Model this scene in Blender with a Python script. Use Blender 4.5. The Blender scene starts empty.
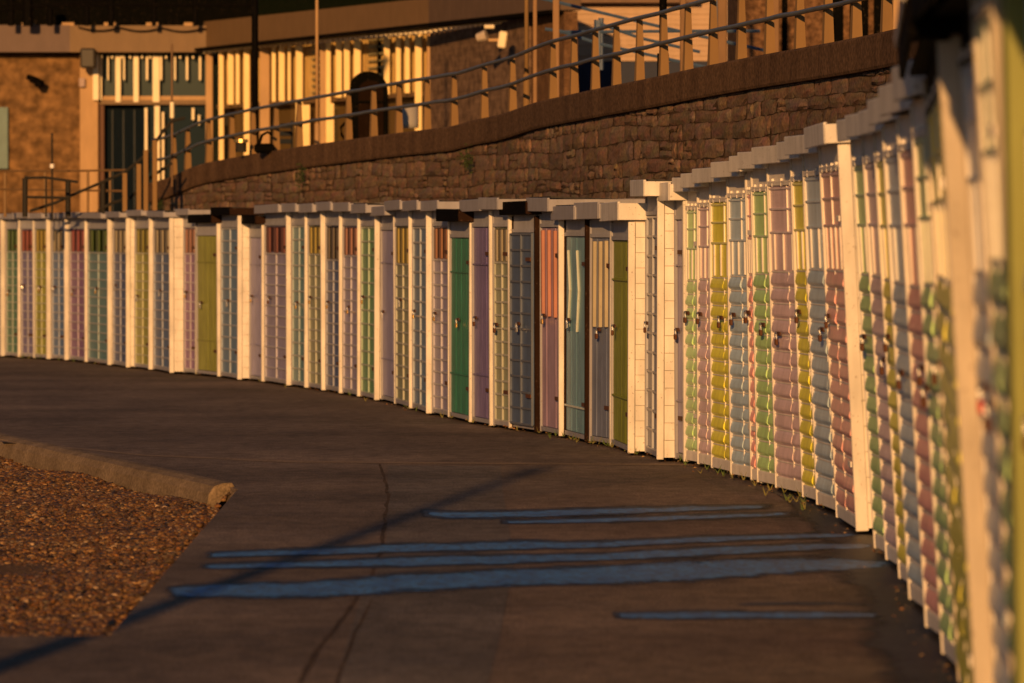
import bpy, bmesh, math, random
import numpy as np
from mathutils import Matrix, Vector
random.seed(7); rng = np.random.default_rng(5)
R = math.radians
sc = bpy.context.scene
col = sc.collection
F = 5000.0; CX, CY = 512.0, 341.5; HC = 1.7; TH = math.atan(108.5/F)
ct, st = math.cos(TH), math.sin(TH)

# ------------------------------------------------------------ camera maths (only to measure real positions)
def ray(x, y):
    u = (x-CX)/F; v = (CY-y)/F
    return (u, ct+v*st, -st+v*ct)
def G(x, b, z=0.0):                                   # ground point seen at pixel
    r = ray(x, b); t = (z-HC)/r[2]
    return Vector((r[0]*t, r[1]*t, z))
def at(x, y, Y):                                      # point at depth Y seen at pixel
    r = ray(x, y); t = Y/r[1]
    return Vector((r[0]*t, Y, HC+r[2]*t))
def proj(P):
    a = P[1]*ct-(P[2]-HC)*st; v = P[1]*st+(P[2]-HC)*ct
    return CX+F*P[0]/a, CY-F*v/a

# ------------------------------------------------------------ materials
MATS = {}
def new_mat(name):
    m = bpy.data.materials.new(name); m.use_nodes = True
    nt = m.node_tree; b = nt.nodes['Principled BSDF']
    return m, nt, b
def paint(c, rough=.5, var=.16, chip=.25, scale=9., key=''):
    k = (tuple(round(v, 3) for v in c), rough, var, chip, scale, key)
    if k in MATS: return MATS[k]
    m, nt, b = new_mat('paint'); N = nt.nodes.new; L = nt.links.new
    tc = N('ShaderNodeTexCoord')
    mp = N('ShaderNodeMapping'); mp.inputs['Scale'].default_value = (1, 1, .35); L(tc.outputs['Object'], mp.inputs[0])
    n1 = N('ShaderNodeTexNoise'); n1.inputs['Scale'].default_value = scale; n1.inputs['Detail'].default_value = 6; L(mp.outputs[0], n1.inputs[0])
    n2 = N('ShaderNodeTexNoise'); n2.inputs['Scale'].default_value = scale*5; n2.inputs['Detail'].default_value = 4; L(tc.outputs['Object'], n2.inputs[0])
    r1 = N('ShaderNodeMapRange'); r1.inputs[1].default_value = .3; r1.inputs[2].default_value = .7
    r1.inputs[3].default_value = 1-var; r1.inputs[4].default_value = 1+var*.6; L(n1.outputs[0], r1.inputs[0])
    hv = N('ShaderNodeHueSaturation'); hv.inputs['Color'].default_value = (*c, 1); L(r1.outputs[0], hv.inputs['Value'])
    mx = N('ShaderNodeMix'); mx.data_type = 'RGBA'
    r2 = N('ShaderNodeMapRange'); r2.inputs[1].default_value = .64; r2.inputs[2].default_value = .7; r2.inputs[4].default_value = chip; L(n2.outputs[0], r2.inputs[0])
    L(r2.outputs[0], mx.inputs[0]); L(hv.outputs[0], mx.inputs[6]); mx.inputs[7].default_value = (.16, .11, .08, 1)
    L(mx.outputs[2], b.inputs['Base Color']); b.inputs['Roughness'].default_value = rough; b.inputs['Specular IOR Level'].default_value = .35 if max(c) > .1 else (.3 if max(c) > .03 else .02)
    bp = N('ShaderNodeBump'); bp.inputs['Strength'].default_value = .25; bp.inputs['Distance'].default_value = .004
    L(n2.outputs[0], bp.inputs['Height']); L(bp.outputs[0], b.inputs['Normal'])
    MATS[k] = m; return m
def metal(c, rough=.4, metallic=.9):
    k = ('metal', c, rough, metallic)
    if k in MATS: return MATS[k]
    m, nt, b = new_mat('metal'); N = nt.nodes.new; L = nt.links.new
    n = N('ShaderNodeTexNoise'); n.inputs['Scale'].default_value = 40; cr = N('ShaderNodeMapRange'); cr.inputs[3].default_value = rough*.8; cr.inputs[4].default_value = rough*1.3
    L(n.outputs[0], cr.inputs[0]); L(cr.outputs[0], b.inputs['Roughness'])
    b.inputs['Base Color'].default_value = (*c, 1); b.inputs['Metallic'].default_value = metallic
    MATS[k] = m; return m
def rough_mat(name, c1, c2, scale=3., rough=.85, bump=.02, detail=8, fine=40., stretch=(1, 1, 1), bstr=.6, c3=None):
    m, nt, b = new_mat(name); N = nt.nodes.new; L = nt.links.new
    tc = N('ShaderNodeTexCoord'); mp = N('ShaderNodeMapping'); mp.inputs['Scale'].default_value = stretch; L(tc.outputs['Object'], mp.inputs[0])
    n1 = N('ShaderNodeTexNoise'); n1.inputs['Scale'].default_value = scale; n1.inputs['Detail'].default_value = detail; L(mp.outputs[0], n1.inputs[0])
    n2 = N('ShaderNodeTexNoise'); n2.inputs['Scale'].default_value = fine; n2.inputs['Detail'].default_value = 5; L(tc.outputs['Object'], n2.inputs[0])
    cr = N('ShaderNodeValToRGB'); cr.color_ramp.elements[0].position = .35; cr.color_ramp.elements[1].position = .68
    cr.color_ramp.elements[0].color = (*c1, 1); cr.color_ramp.elements[1].color = (*c2, 1); L(n1.outputs[0], cr.inputs[0])
    mx = N('ShaderNodeMix'); mx.data_type = 'RGBA'; mx.blend_type = 'MULTIPLY'; mx.inputs[0].default_value = 1
    r2 = N('ShaderNodeMapRange'); r2.inputs[1].default_value = .3; r2.inputs[2].default_value = .7; r2.inputs[3].default_value = .55; r2.inputs[4].default_value = 1.4; L(n2.outputs[0], r2.inputs[0])
    L(cr.outputs[0], mx.inputs[6]); L(r2.outputs[0], mx.inputs[7]); L(mx.outputs[2], b.inputs['Base Color'])
    b.inputs['Roughness'].default_value = rough; b.inputs['Specular IOR Level'].default_value = .12
    bp = N('ShaderNodeBump'); bp.inputs['Strength'].default_value = bstr; bp.inputs['Distance'].default_value = bump
    L(n2.outputs[0], bp.inputs['Height']); L(bp.outputs[0], b.inputs['Normal'])
    return m
def attr_mat(name, rough=.6, attr='tint'):
    m, nt, b = new_mat(name); N = nt.nodes.new; L = nt.links.new
    a = N('ShaderNodeAttribute'); a.attribute_name = attr
    n2 = N('ShaderNodeTexNoise'); n2.inputs['Scale'].default_value = 35; n2.inputs['Detail'].default_value = 6
    tc = N('ShaderNodeTexCoord'); L(tc.outputs['Object'], n2.inputs[0])
    mx = N('ShaderNodeMix'); mx.data_type = 'RGBA'; mx.blend_type = 'MULTIPLY'; mx.inputs[0].default_value = 1
    r2 = N('ShaderNodeMapRange'); r2.inputs[1].default_value = .3; r2.inputs[2].default_value = .7; r2.inputs[3].default_value = .55; r2.inputs[4].default_value = 1.35; L(n2.outputs[0], r2.inputs[0])
    L(a.outputs['Color'], mx.inputs[6]); L(r2.outputs[0], mx.inputs[7]); L(mx.outputs[2], b.inputs['Base Color'])
    b.inputs['Roughness'].default_value = rough; b.inputs['Specular IOR Level'].default_value = .25
    bp = N('ShaderNodeBump'); bp.inputs['Strength'].default_value = .6; bp.inputs['Distance'].default_value = .01
    L(n2.outputs[0], bp.inputs['Height']); L(bp.outputs[0], b.inputs['Normal'])
    return m

# ------------------------------------------------------------ mesh builder
class MB:
    def __init__(s): s.v = []; s.f = []; s.m = []; s.mats = []
    def mi(s, m):
        if m not in s.mats: s.mats.append(m)
        return s.mats.index(m)
    def add(s, vs, fs, m, M=None):
        o = len(s.v); i = s.mi(m)
        for p in vs:
            p = Vector(p)
            if M is not None: p = M @ p
            s.v.append(tuple(p))
        for f in fs: s.f.append([o+k for k in f]); s.m.append(i)
        return s
    def box(s, x0, x1, y0, y1, z0, z1, m, M=None, bev=0.0):
        if x1 < x0: x0, x1 = x1, x0
        if y1 < y0: y0, y1 = y1, y0
        if z1 < z0: z0, z1 = z1, z0
        if bev <= 0:
            v = [(x0,y0,z0),(x1,y0,z0),(x1,y1,z0),(x0,y1,z0),(x0,y0,z1),(x1,y0,z1),(x1,y1,z1),(x0,y1,z1)]
            f = [(0,3,2,1),(4,5,6,7),(0,1,5,4),(1,2,6,5),(2,3,7,6),(3,0,4,7)]
            return s.add(v, f, m, M)
        b = min(bev, (x1-x0)*.45, (y1-y0)*.45, (z1-z0)*.45)
        bm = bmesh.new(); bmesh.ops.create_cube(bm, size=1)
        for v in bm.verts:
            v.co = Vector(((x0+x1)/2+v.co.x*(x1-x0), (y0+y1)/2+v.co.y*(y1-y0), (z0+z1)/2+v.co.z*(z1-z0)))
        bmesh.ops.bevel(bm, geom=bm.edges[:], offset=b, segments=1, affect='EDGES')
        bm.verts.index_update()
        s.add([v.co.copy() for v in bm.verts], [[v.index for v in f.verts] for f in bm.faces], m, M); bm.free(); return s
    def tube(s, pts, r, m, n=8, M=None, r2=None):
        pts = [Vector(p) for p in pts]; vs = []; fs = []
        for i, p in enumerate(pts):
            d = (pts[min(i+1, len(pts)-1)]-pts[max(i-1, 0)]).normalized()
            a = d.cross(Vector((0,0,1)))
            if a.length < .01: a = Vector((1,0,0))
            a.normalize(); b = a.cross(d)
            rr = r if r2 is None else r+(r2-r)*i/(len(pts)-1)
            for k in range(n):
                t = 2*math.pi*k/n; vs.append(p+a*math.cos(t)*rr+b*math.sin(t)*rr)
        for i in range(len(pts)-1):
            for k in range(n):
                k2 = (k+1) % n; fs.append((i*n+k, i*n+k2, (i+1)*n+k2, (i+1)*n+k))
        fs.append(tuple(range(n))[::-1]); fs.append(tuple((len(pts)-1)*n+k for k in range(n)))
        return s.add(vs, fs, m, M)
    def build(s, name, parent=None, smooth=False, loc=None):
        me = bpy.data.meshes.new(name); me.from_pydata(s.v, [], s.f)
        for m in s.mats: me.materials.append(m)
        me.polygons.foreach_set('material_index', s.m)
        if smooth: me.polygons.foreach_set('use_smooth', [True]*len(s.f))
        me.update()
        o = bpy.data.objects.new(name, me); col.objects.link(o)
        if parent is not None: o.parent = parent
        if loc is not None: o.location = loc
        return o
def thing(name, label, cat, M=None, group=None):
    o = bpy.data.objects.new(name, None); col.objects.link(o); o.empty_display_size = .2
    if M is not None: o.matrix_world = M
    o['label'] = label; o['category'] = cat
    if group: o['group'] = group
    return o
def tag(o, label, cat, group=None):
    o['label'] = label; o['category'] = cat
    if group: o['group'] = group
    return o
def struct(o, label=None):
    o['kind'] = 'structure'
    if label: o['label'] = label; o['category'] = o.name.split('.')[0].replace('_', ' ')
    return o

# ------------------------------------------------------------ front line of the hut row
BX = [-60,0,21,73,126,176,249,320,382,430,471,494,555,588,612,629,665,690,711,730,763,807,822,859,896,911,937,959,993,1018,1040,1070]
BB = [353,357,358.5,361.6,368,373.6,381,391,402,415,424,428,436,444,448,452,460,465,471,478,487,502,511,535.5,572.6,604,648,682,764,840,930,1083]
def B(x): return float(np.interp(x, BX, BB))
# smooth the measured line a little so that the wall behind is a clean curve
_cx = np.linspace(-60, 1070, 300); _cw = np.array([G(x, B(x))[:2] for x in _cx])
_s = np.concatenate([[0], np.cumsum(np.hypot(*np.diff(_cw, axis=0).T))])
S = np.arange(0, _s[-1], .25); C = np.stack([np.interp(S, _s, _cw[:, 0]), np.interp(S, _s, _cw[:, 1])], 1)
ker = np.hanning(41); ker /= ker.sum()
pad = np.concatenate([C[:1]+(C[:1]-C[1:21][::-1]), C, C[-1:]+(C[-1:]-C[-21:-1][::-1])])
C = np.stack([np.convolve(pad[:, i], ker, 'valid') for i in (0, 1)], 1)[:len(S)]
T = np.gradient(C, axis=0); T /= np.linalg.norm(T, axis=1)[:, None]     # far -> near
NB = np.stack([-T[:, 1], T[:, 0]], 1)                                    # towards the wall (back)

WHITE = paint((.78,.74,.70), .42); NEAR_WHITE = paint((.50,.44,.36), .6, .2, .4); WHITE_OLD = paint((.7,.67,.63), .5, .2, .5)  # middle white is a darker tone for the nearest huts
SHADE_HEAD = paint((.36,.37,.43), .5, .15, .3); SHADE_TRIM = paint((.30,.30,.35), .5, .15, .3)  # greys stand in for white trim lying in sky shade
DARK = paint((.004,.0035,.003), .7); DKBROWN = paint((.025,.013,.009), .7, .3, .3)  # second colour is a plain dark brown for sides and gaps
FELT = rough_mat('roof_felt', (.03,.03,.032), (.06,.055,.05), 6, .9)
BRASS = metal((.75,.5,.2), .3); STEEL = metal((.55,.55,.56), .28); RUST = metal((.12,.05,.025), .7, .4)
RED = paint((.5,.02,.02), .4)

dull = dict(green=(.09,.2,.12), purple=(.19,.15,.24), yellow=(.36,.33,.05), blue=(.10,.16,.27), magenta=(.26,.12,.24), teal=(.13,.25,.24),  # darkened colours put the shade of the left fronts into the paint
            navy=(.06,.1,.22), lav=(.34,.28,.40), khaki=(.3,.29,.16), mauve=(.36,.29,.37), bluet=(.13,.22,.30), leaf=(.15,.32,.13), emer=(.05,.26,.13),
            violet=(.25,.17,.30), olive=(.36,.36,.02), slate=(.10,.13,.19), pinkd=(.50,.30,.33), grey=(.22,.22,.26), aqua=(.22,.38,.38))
pale = dict(green=(.52,.80,.34), mauve=(.76,.58,.64), yellow=(.95,.90,.08), blue=(.50,.66,.80), pink=(.95,.48,.46))  # lightened colours stand in for stronger sun on the right fronts
redbar = (.62,.16,.12); yelbar = (.8,.62,.1); creambar = (.7,.62,.45); orbar = (.62,.26,.12); pinkbar = (.7,.32,.24)

# x0 far edge, x1 near edge of the front, x2 end of side wall; style; colour; bar colour; ztop; fascia height; options; label
A_ = 'grid'; P_ = 'plank'
H = [
 (-14,0,6,A_,'purple',redbar,1.96,.06,{}, 'narrow hut cut off by the left photo edge, only its side showing'),
 (6,18,21,A_,'green',(.15,.3,.08),1.955,.06,{}, 'narrow hut with dull green grid door, farthest whole hut at the left edge'),
 (21,33.5,35,A_,'purple',redbar,1.955,.06,{}, 'narrow hut with grey purple grid door between the far green and far yellow doors'),
 (35,46,52,A_,'yellow',yelbar,1.955,.06,{}, 'narrow hut with mustard yellow grid door, farther of the two yellow ones at left'),
 (52,64,70,A_,'blue',creambar,1.955,.06,{}, 'narrow hut with slate blue grid door just right of the farthest yellow door'),
 (70,85,88,A_,'magenta',(.6,.12,.14),1.955,.06,{}, 'narrow hut with magenta grid door and red vent bars in the far left stretch'),
 (88,107,113.5,A_,'teal',(.14,.26,.03),1.955,.06,{}, 'narrow hut with teal grid door and olive vent bars, right of the magenta door'),
 (113.5,125.5,135,A_,'navy',creambar,1.955,.06,{}, 'narrow hut with dark blue grid door, between the teal grid door and a yellow one'),
 (135,148,154,A_,'yellow',(.55,.5,.06),1.96,.06,{}, 'narrow hut with lime yellow grid door between two white side walls'),
 (154,169,184,A_,'blue',creambar,1.96,.06,{}, 'narrow hut with mid blue grid door and wide white side wall at far left'),
 (184,196,197,A_,'magenta',pinkbar,1.965,.06,{}, 'narrow hut with purple grid door and pink vent bars beside the yellow plank door'),
 (197,219,221,P_,'yellow',None,1.90,.09,dict(fd=1,frame=1), 'low hut with plain dull yellow plank door under a black fascia'),
 (221,237,250,A_,'bluet',None,1.985,.08,dict(fd=1,nobar=1), 'taller hut with blue grid door, black roof edge and broad lit white side wall'),
 (250,263,265,P_,'lav',None,1.88,.09,dict(fd=1), 'low hut with lavender plank door set back beside the broad white side wall'),
 (265,286,292,A_,'mauve',(.4,.1,.08),2.005,.08,{}, 'hut with grey lavender grid door and dark red bars where the roofs step up'),
 (292,304,309,A_,'teal',None,2.005,.08,dict(nobar=1), 'hut with teal grid door right of the grey lavender door'),
 (309,321,326,A_,'khaki',yelbar,2.005,.08,{}, 'hut with olive grid door and bright yellow bars between teal and navy doors'),
 (326,339,343,A_,'navy',(.25,.2,.16),2.0,.08,dict(low=.1), 'hut with navy blue door and dark vent bars in the middle left stretch'),
 (343,357.5,361,A_,'mauve',pinkbar,1.995,.08,{}, 'hut with pale mauve grid door and salmon red vent bars'),
 (361,374,382,A_,'leaf',None,1.99,.08,dict(nobar=1), 'hut with leaf green grid door followed by a lit white side wall'),
 (382,394.5,396,P_,'lav',None,1.95,.08,dict(frame=1), 'hut with lavender panel door between the leaf green and khaki doors'),
 (396,409.5,413,A_,'khaki',yelbar,1.99,.08,dict(low=.12), 'hut with khaki grid door and a short yellow vent, beside the lavender panel door'),
 (413,426,433,A_,'bluet',None,1.985,.08,dict(nobar=1), 'hut with teal blue grid door, left of the mauve door with rust red bars'),
 (433,449,450,A_,'mauve',orbar,1.985,.08,{}, 'hut with mauve grid door and rust red vent bars beside the emerald plank door'),
 (450,471,473,P_,'emer',None,1.90,.1,dict(fd=1,frame=1), 'low hut with emerald green plank door under a black fascia'),
 (473,490,494,P_,'violet',None,1.985,.09,{}, 'hut with deep violet plank door right of the emerald door'),
 (494,511,513,A_,'khaki',creambar,1.985,.09,{}, 'hut with grey khaki grid door and cream vent bars beside the violet plank door'),
 (513,535,541,A_,'slate',None,1.945,.1,dict(fd=1,nobar=1,dark_side=1,open=1), 'hut with slate blue grid door, black fascia and dark side'),
 (541,559,565,P_,'pinkd',pinkbar,1.99,.1,dict(bars=1), 'hut with weathered pink door and long salmon bars on its upper half'),
 (565,585,590,P_,'aqua',None,1.915,.1,dict(arrow=1,dark_side=1), 'hut with turquoise plank door carrying pale slanted trim strips'),
 (590,611,612,P_,'grey',creambar,1.925,.12,dict(bars=1), 'hut with grey door and long cream bars over its upper half'),
 (612,630,646,P_,'olive',None,1.915,.13,dict(frame=1), 'hut with olive lime plank door and wide pinkish lit clapboard side'),
 (646,659,676,A_,'grey',None,2.085,.11,dict(nobar=1,bars=1), 'tall narrow grey blue hut with cream side wall at the middle of the row'),
 (676,685,686,P_,'mauve',None,2.06,.12,{}, 'hut with mauve plank door sunk in shadow beside the tall cream side wall'),
 (686,696,698,'pale','green',None,2.1,0.09,{}, 'sunlit hut with pale green grid door, farthest of the bright pastel stretch'),
 (698,709,711,'pale','mauve',None,2.12,0.09,{}, 'sunlit hut with pale mauve grid door between the farthest pastel green and yellow doors'),
 (711,727,729,'pale','yellow',None,2.15,0.09,{}, 'sunlit hut with bright yellow grid door, widest yellow in the pastel stretch'),
 (729,746,748,'pale','blue',None,2.18,0.095,{}, 'sunlit hut with pale blue grid door right of the wide bright yellow door'),
 (748,753,754,'pale','pink',None,2.2,0.095,{}, 'very narrow salmon pink grid hut squeezed between pale blue and pale green doors'),
 (754,769,771,'pale','green',None,2.22,0.1,{}, 'sunlit hut with pale green grid door right of the very narrow pink one'),
 (771,791,796,'pale','mauve',None,2.25,0.1,{}, 'sunlit hut with pale mauve grid door and wide white post on its right'),
 (796,808,809,'pale','yellow',None,2.27,0.1,{}, 'sunlit hut with narrow yellow grid door between pale mauve and pale blue doors'),
 (809,825,827,'pale','blue',None,2.29,0.1,{}, 'sunlit hut with pale blue grid door between the narrow yellow and clapboard sided pink huts'),
 (827,845,861,'pale','pink',None,2.31,0.11,{}, 'sunlit hut with salmon pink grid door and a full height white clapboard side wall'),
 (861,871,872,'pale','green',None,2.3,0.1,{}, 'sunlit hut with pale green grid door immediately right of the full height clapboard side wall'),
 (872,883,884,'pale','mauve',None,2.3,0.1,{}, 'slightly blurred hut with mauve grid door, nearest of the mauve doors'),
 (884,892,893,'pale','yellow',None,2.29,0.1,{}, 'slightly blurred hut with yellow grid door between the nearest mauve and blue doors'),
 (893,907,908,'pale','blue',None,2.29,0.1,{}, 'slightly blurred hut with blue grid door and brown padlock near the right edge'),
 (908,922,923,'pale','pink',None,2.3,0.11,{}, 'slightly blurred hut with pink grid door, the nearest pink door to the camera'),
 (923,935,936,'pale','green',None,2.34,0.12,{}, 'blurred hut with green grid door and rusty hardware near the right photo edge'),
 (938,958,974,'pale','yellow',None,2.42,0.14,{}, 'blurred hut with yellow grid door and tall sunlit side wall near the right edge'),
 (974,990,991,'pale','blue',None,2.5,0.16,dict(red=1), 'strongly blurred hut with shadowed blue door and red padlock near the right edge'),
 (991,999,1000,'pale','green',None,2.56,0.16,{}, 'strongly blurred hut with dim green door beside the yellow green post'),
 (1000,1040,1041,'pale','blue',None,2.62,0.18,dict(near=1), 'nearest hut of all with a yellow green corner post, blurred at the right edge'),
]
def xb(x):
    if x < 690: return x
    k = .055*min((x-690)/150, 1.1); q = x
    for _ in range(8): q = x+k*(B(q)-300)
    return q
ov_of = lambda x: float(np.interp(x, [0,260,690,850,900,925,950,1000], [.07,.09,.09,.07,.05,.06,.10,.12]))

def make_hut(i, spec):
    x0, x1, x2, style, cname, bar, ztop, fh, opt, label = spec
    right = x0 >= 686
    if not right and x0 < 600 and x2-x1 > 2: x1 += min(2., (x2-x1)*.4)
    P0 = G(xb(x0), B(xb(x0))).to_2d(); P2 = G(xb(x2), B(xb(x2))).to_2d()
    if right and x2-x1 >= 8 and x0 < 900:
        d = P2-P0; phi = R(1.0); d2 = Vector((d.x*math.cos(phi)-d.y*math.sin(phi), d.x*math.sin(phi)+d.y*math.cos(phi)))
        q = xb(x1); r = ray(q, B(q)); u = r[0]/r[1]; t_ = (u*P0.y-P0.x)/(d2.x-u*d2.y); P1 = P0+d2*t_
    elif x2-x1 > 1.5 and not (right and x2-x1 < 8):
        q = xb(x1); r = ray(q, B(q)); rv = Vector((r[0]/r[1], 1.0))
        a = rv.dot(rv); b = -rv.dot(P0+P2); c = P0.dot(P2); D = max(b*b-4*a*c, 0)
        P1 = rv*((-b-math.sqrt(D))/(2*a))
    else:
        d = P2-P0; P1 = P2.copy()
        if right:
            phi = R(3.5 if x0 < 920 else 1.5); d2 = Vector((d.x*math.cos(phi)-d.y*math.sin(phi), d.x*math.sin(phi)+d.y*math.cos(phi)))
            P1 = P0+d2
    w = (P1-P0).length; ax = (P1-P0).normalized()
    if w < .3: w = .3
    yv = Vector((-ax.y, ax.x))
    lean = (R(3.1)*min(max((x0-690)/150, 0), 1.1) if x0 < 999 else R(1.2)) if right else R(random.uniform(-.25, .25))
    M = Matrix(((ax.x, yv.x, 0, P0.x), (ax.y, yv.y, 0, P0.y), (0, 0, 1, 0), (0,0,0,1)))
    M = M @ Matrix.Rotation(lean, 4, 'X')
    root = thing('beach_hut', label, 'beach hut', M, 'beach huts in a curved row along the promenade wall')
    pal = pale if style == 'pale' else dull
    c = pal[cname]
    if not right: c = (c[0]*.8, c[1]*.95, c[2]*1.2)  # cooler tint paints sky shade onto the left doors
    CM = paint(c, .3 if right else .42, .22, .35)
    trim = WHITE if right else SHADE_TRIM; head = (WHITE if x0 < 930 else DARK) if right else SHADE_HEAD  # left trim greyed as sky shade, nearest headers blackened as eave shade
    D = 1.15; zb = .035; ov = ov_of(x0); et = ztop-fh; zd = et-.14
    SIDE = DKBROWN if opt.get('dark_side') else (WHITE_OLD if x0 < 930 else NEAR_WHITE)
    # walls: box plus lapped boards on the side that faces down the promenade
    b_ = MB(); b_.box(.012, w-.012, .03, D, zb, et+.02, DKBROWN if opt.get('dark_side') else paint((.42,.36,.30), .6))
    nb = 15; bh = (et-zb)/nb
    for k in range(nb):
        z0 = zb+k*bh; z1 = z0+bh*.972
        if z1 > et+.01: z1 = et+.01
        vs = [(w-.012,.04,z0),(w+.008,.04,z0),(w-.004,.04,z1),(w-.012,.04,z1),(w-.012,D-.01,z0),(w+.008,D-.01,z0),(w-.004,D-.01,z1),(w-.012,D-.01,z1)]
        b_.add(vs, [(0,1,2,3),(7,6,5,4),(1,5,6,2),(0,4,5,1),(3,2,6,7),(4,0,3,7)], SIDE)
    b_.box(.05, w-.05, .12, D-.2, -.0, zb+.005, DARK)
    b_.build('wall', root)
    # frame: posts, header, kick board
    fp = .026 if right else .03; FR = (WHITE_OLD if right else SHADE_TRIM) if not opt.get('dark_side') else DKBROWN
    NR = WHITE_OLD if not opt.get('dark_side') else DKBROWN
    if x0 > 930: NR = FR = NEAR_WHITE
    np_ = fp if x0 != 827 else .016
    fw = fp; pr = -.013 if right else -.012
    if opt.get('near'): FR = paint((.25,.27,.07), .6); fw = .2; pr = -.05
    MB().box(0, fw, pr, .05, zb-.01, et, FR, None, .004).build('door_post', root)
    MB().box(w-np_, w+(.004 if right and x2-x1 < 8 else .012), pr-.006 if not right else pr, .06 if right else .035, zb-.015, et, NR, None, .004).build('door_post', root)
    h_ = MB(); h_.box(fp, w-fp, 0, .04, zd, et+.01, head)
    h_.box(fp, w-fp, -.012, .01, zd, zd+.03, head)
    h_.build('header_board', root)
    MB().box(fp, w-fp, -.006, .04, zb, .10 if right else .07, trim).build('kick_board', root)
    # door leaf
    dx0, dx1 = fp+.006, w-fp-.006; z0 = (.104 if right else .074); dy = (-.003 if right else .004) if not opt.get('open') else -.03
    d_ = MB(); W_ = dx1-dx0
    if style == P_:
        n = 4
        for k in range(n):
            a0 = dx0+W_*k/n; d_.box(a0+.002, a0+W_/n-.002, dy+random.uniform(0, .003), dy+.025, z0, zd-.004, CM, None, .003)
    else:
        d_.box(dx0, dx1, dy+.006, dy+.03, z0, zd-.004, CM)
    door = d_.build('door', root)
    hz = zd-z0
    if style != P_:
        g_ = MB(); bt = .017 if not right else .011; th = .014 if not right else .021
        gm = paint(tuple(v*.5+.28 for v in c) if not opt.get('dark_side') else tuple(v*.6+.07 for v in c), .35) if not right else paint(tuple(v*.6+.3 for v in c), .4)
        y0 = dy+.006-th; y1 = dy+.006
        # zones
        if right: ztz = zd-.16*hz; zbz = ztz-.135*hz        # top coloured cells, then bars
        else:
            ztz = zd-.015; zbz = zd-.185*hz-opt.get('low', 0)*hz*.3
            if opt.get('nobar'): zbz = ztz
        for xx in (dx0, dx0+W_/2-bt/2, dx1-bt) if not right else (dx0, dx0+W_/2-.006, dx1-.01):
            vm = gm if not right else WHITE
            yv0 = y0-.002 if not right else y1-.009
            bv_ = bt if not right else .011
            g_.box(xx, xx+bv_, yv0, y1, z0, zbz, vm)
            if right: g_.box(xx, xx+bv_, yv0, y1, ztz, zd-.006, vm)
        nr = 13 if right else 12
        for k in range(nr+1):
            zz = z0+(zbz-z0)*k/nr
            if right: g_.box(dx0+.004, dx1-.004, y1-.006, y1, zz-.004, zz+.004, WHITE)
            else: g_.box(dx0+bt*.2, dx1-bt*.2, y0, y1, zz-bt/2, zz+bt/2, gm)
            if right and k < nr:      # slightly dished board ends give each cell its lower lip
                for q in (0, 1):
                    xa = dx0+.012+q*(W_/2-.003); xc = xa+W_/2-.021; ch = (zbz-z0)/nr; bu = random.uniform(.013, .022)
                    prf = [(0,.03),(.55,.16),(.95,.26),(1,.36),(.82,.55),(.45,.8),(.12,.96)]
                    n_ = len(prf); tw = random.uniform(-.006, .006)
                    vv = [(xa, y1+.001-bu*a_, zz+ch*b_) for a_, b_ in prf]+[(xc, y1+.001-bu*a_, zz+ch*b_+tw*(a_)) for a_, b_ in prf]
                    g_.add(vv, [(k_, k_+n_, k_+n_+1, k_+1) for k_ in range(n_-1)]+[tuple(range(n_)), tuple(range(n_, 2*n_))[::-1]], CM)
        if right:
            for zz in (ztz, (ztz+zd)/2, zd-.02): g_.box(dx0, dx1, y1-.009, y1, zz-.006, zz+.006, gm)
            for q in range(4):      # little crosses above the top cells
                xx = dx0+W_*(q+.5)/4
                g_.box(xx-.005, xx+.005, -.014, 0, zd-.005, zd+.045, WHITE)
            g_.box(dx0+.05, dx1-.05, -.014, 0, zd+.018, zd+.027, WHITE)
        g_.build('lattice', door)
        if right or bar:
            v_ = MB(); bm = WHITE if right else paint(tuple(k*.34+.03 for k in bar), .45); nv = 4 if right else 3
            if not right: MB().box(dx0+bt, dx1-bt, dy, dy+.005, zbz+.02, ztz, paint(tuple(k*.1 for k in bar), .6)).build('vent_panel', door)
            for q in range(nv):
                xx = dx0+W_*(q+.5)/nv; hw = .014 if right else W_/nv*.2
                v_.box(xx-hw, xx+hw, dy-.007 if right else dy-.016, dy+.006, zbz+.01, ztz-.01, bm, None, .005)
                v_.build('vent_bar', door); v_ = MB()
    else:
        s_ = MB()
        if opt.get('bars'):
            bm = paint(tuple(k*.6 for k in bar), .45)
            for q in range(3):
                xx = dx0+W_*(q+.6)/3.2; kx = random.uniform(-.02, .02)
                MB().box(xx-.025, xx+.025, dy-.03, dy-.001, z0+.55*hz, zd-.03, bm, Matrix.Rotation(kx, 4, 'Y'), .004).build('vent_bar', door)
        elif opt.get('arrow'):
            am = paint((.6,.66,.6), .45)
            for q in (.25, .68):
                s_ = MB(); xx = dx0+W_*q; za = z0+.72*hz
                for sg in (-1, 1):
                    p0 = (xx, dy-.01, za); p1 = (xx-.13*0+.1, dy-.01, za+sg*.32) if False else (xx-.1, dy-.01, za+sg*.33)
                    s_.tube([p0, p1], .011, am, 4)
                s_.build('trim_strip', door)
            MB().box(dx0, dx1, dy-.015, dy-.001, z0+.2, z0+.215, am).build('ledge', door)
        else:
            for zz in (z0+.22*hz, z0+.8*hz): MB().box(dx0, dx1, dy-.012, dy-.001, zz, zz+.012, CM).build('ledge', door)
    # hinges
    for zz in (z0+.15*hz, z0+.86*hz): MB().box(dx1-.16, dx1, dy-.02, dy-.012, zz-.016, zz+.016, RUST if not right else WHITE).build('hinge', door)
    # hasp and padlock
    pz = z0+(.53+random.uniform(-.045, .04))*hz; px = dx0+W_*(.28 if i % 3 else .5)
    pm = RED if opt.get('red') else (RUST if right else random.choice([BRASS, STEEL, BRASS, RUST]))
    if x0 < 200: pm = random.choice([BRASS, STEEL])
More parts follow.
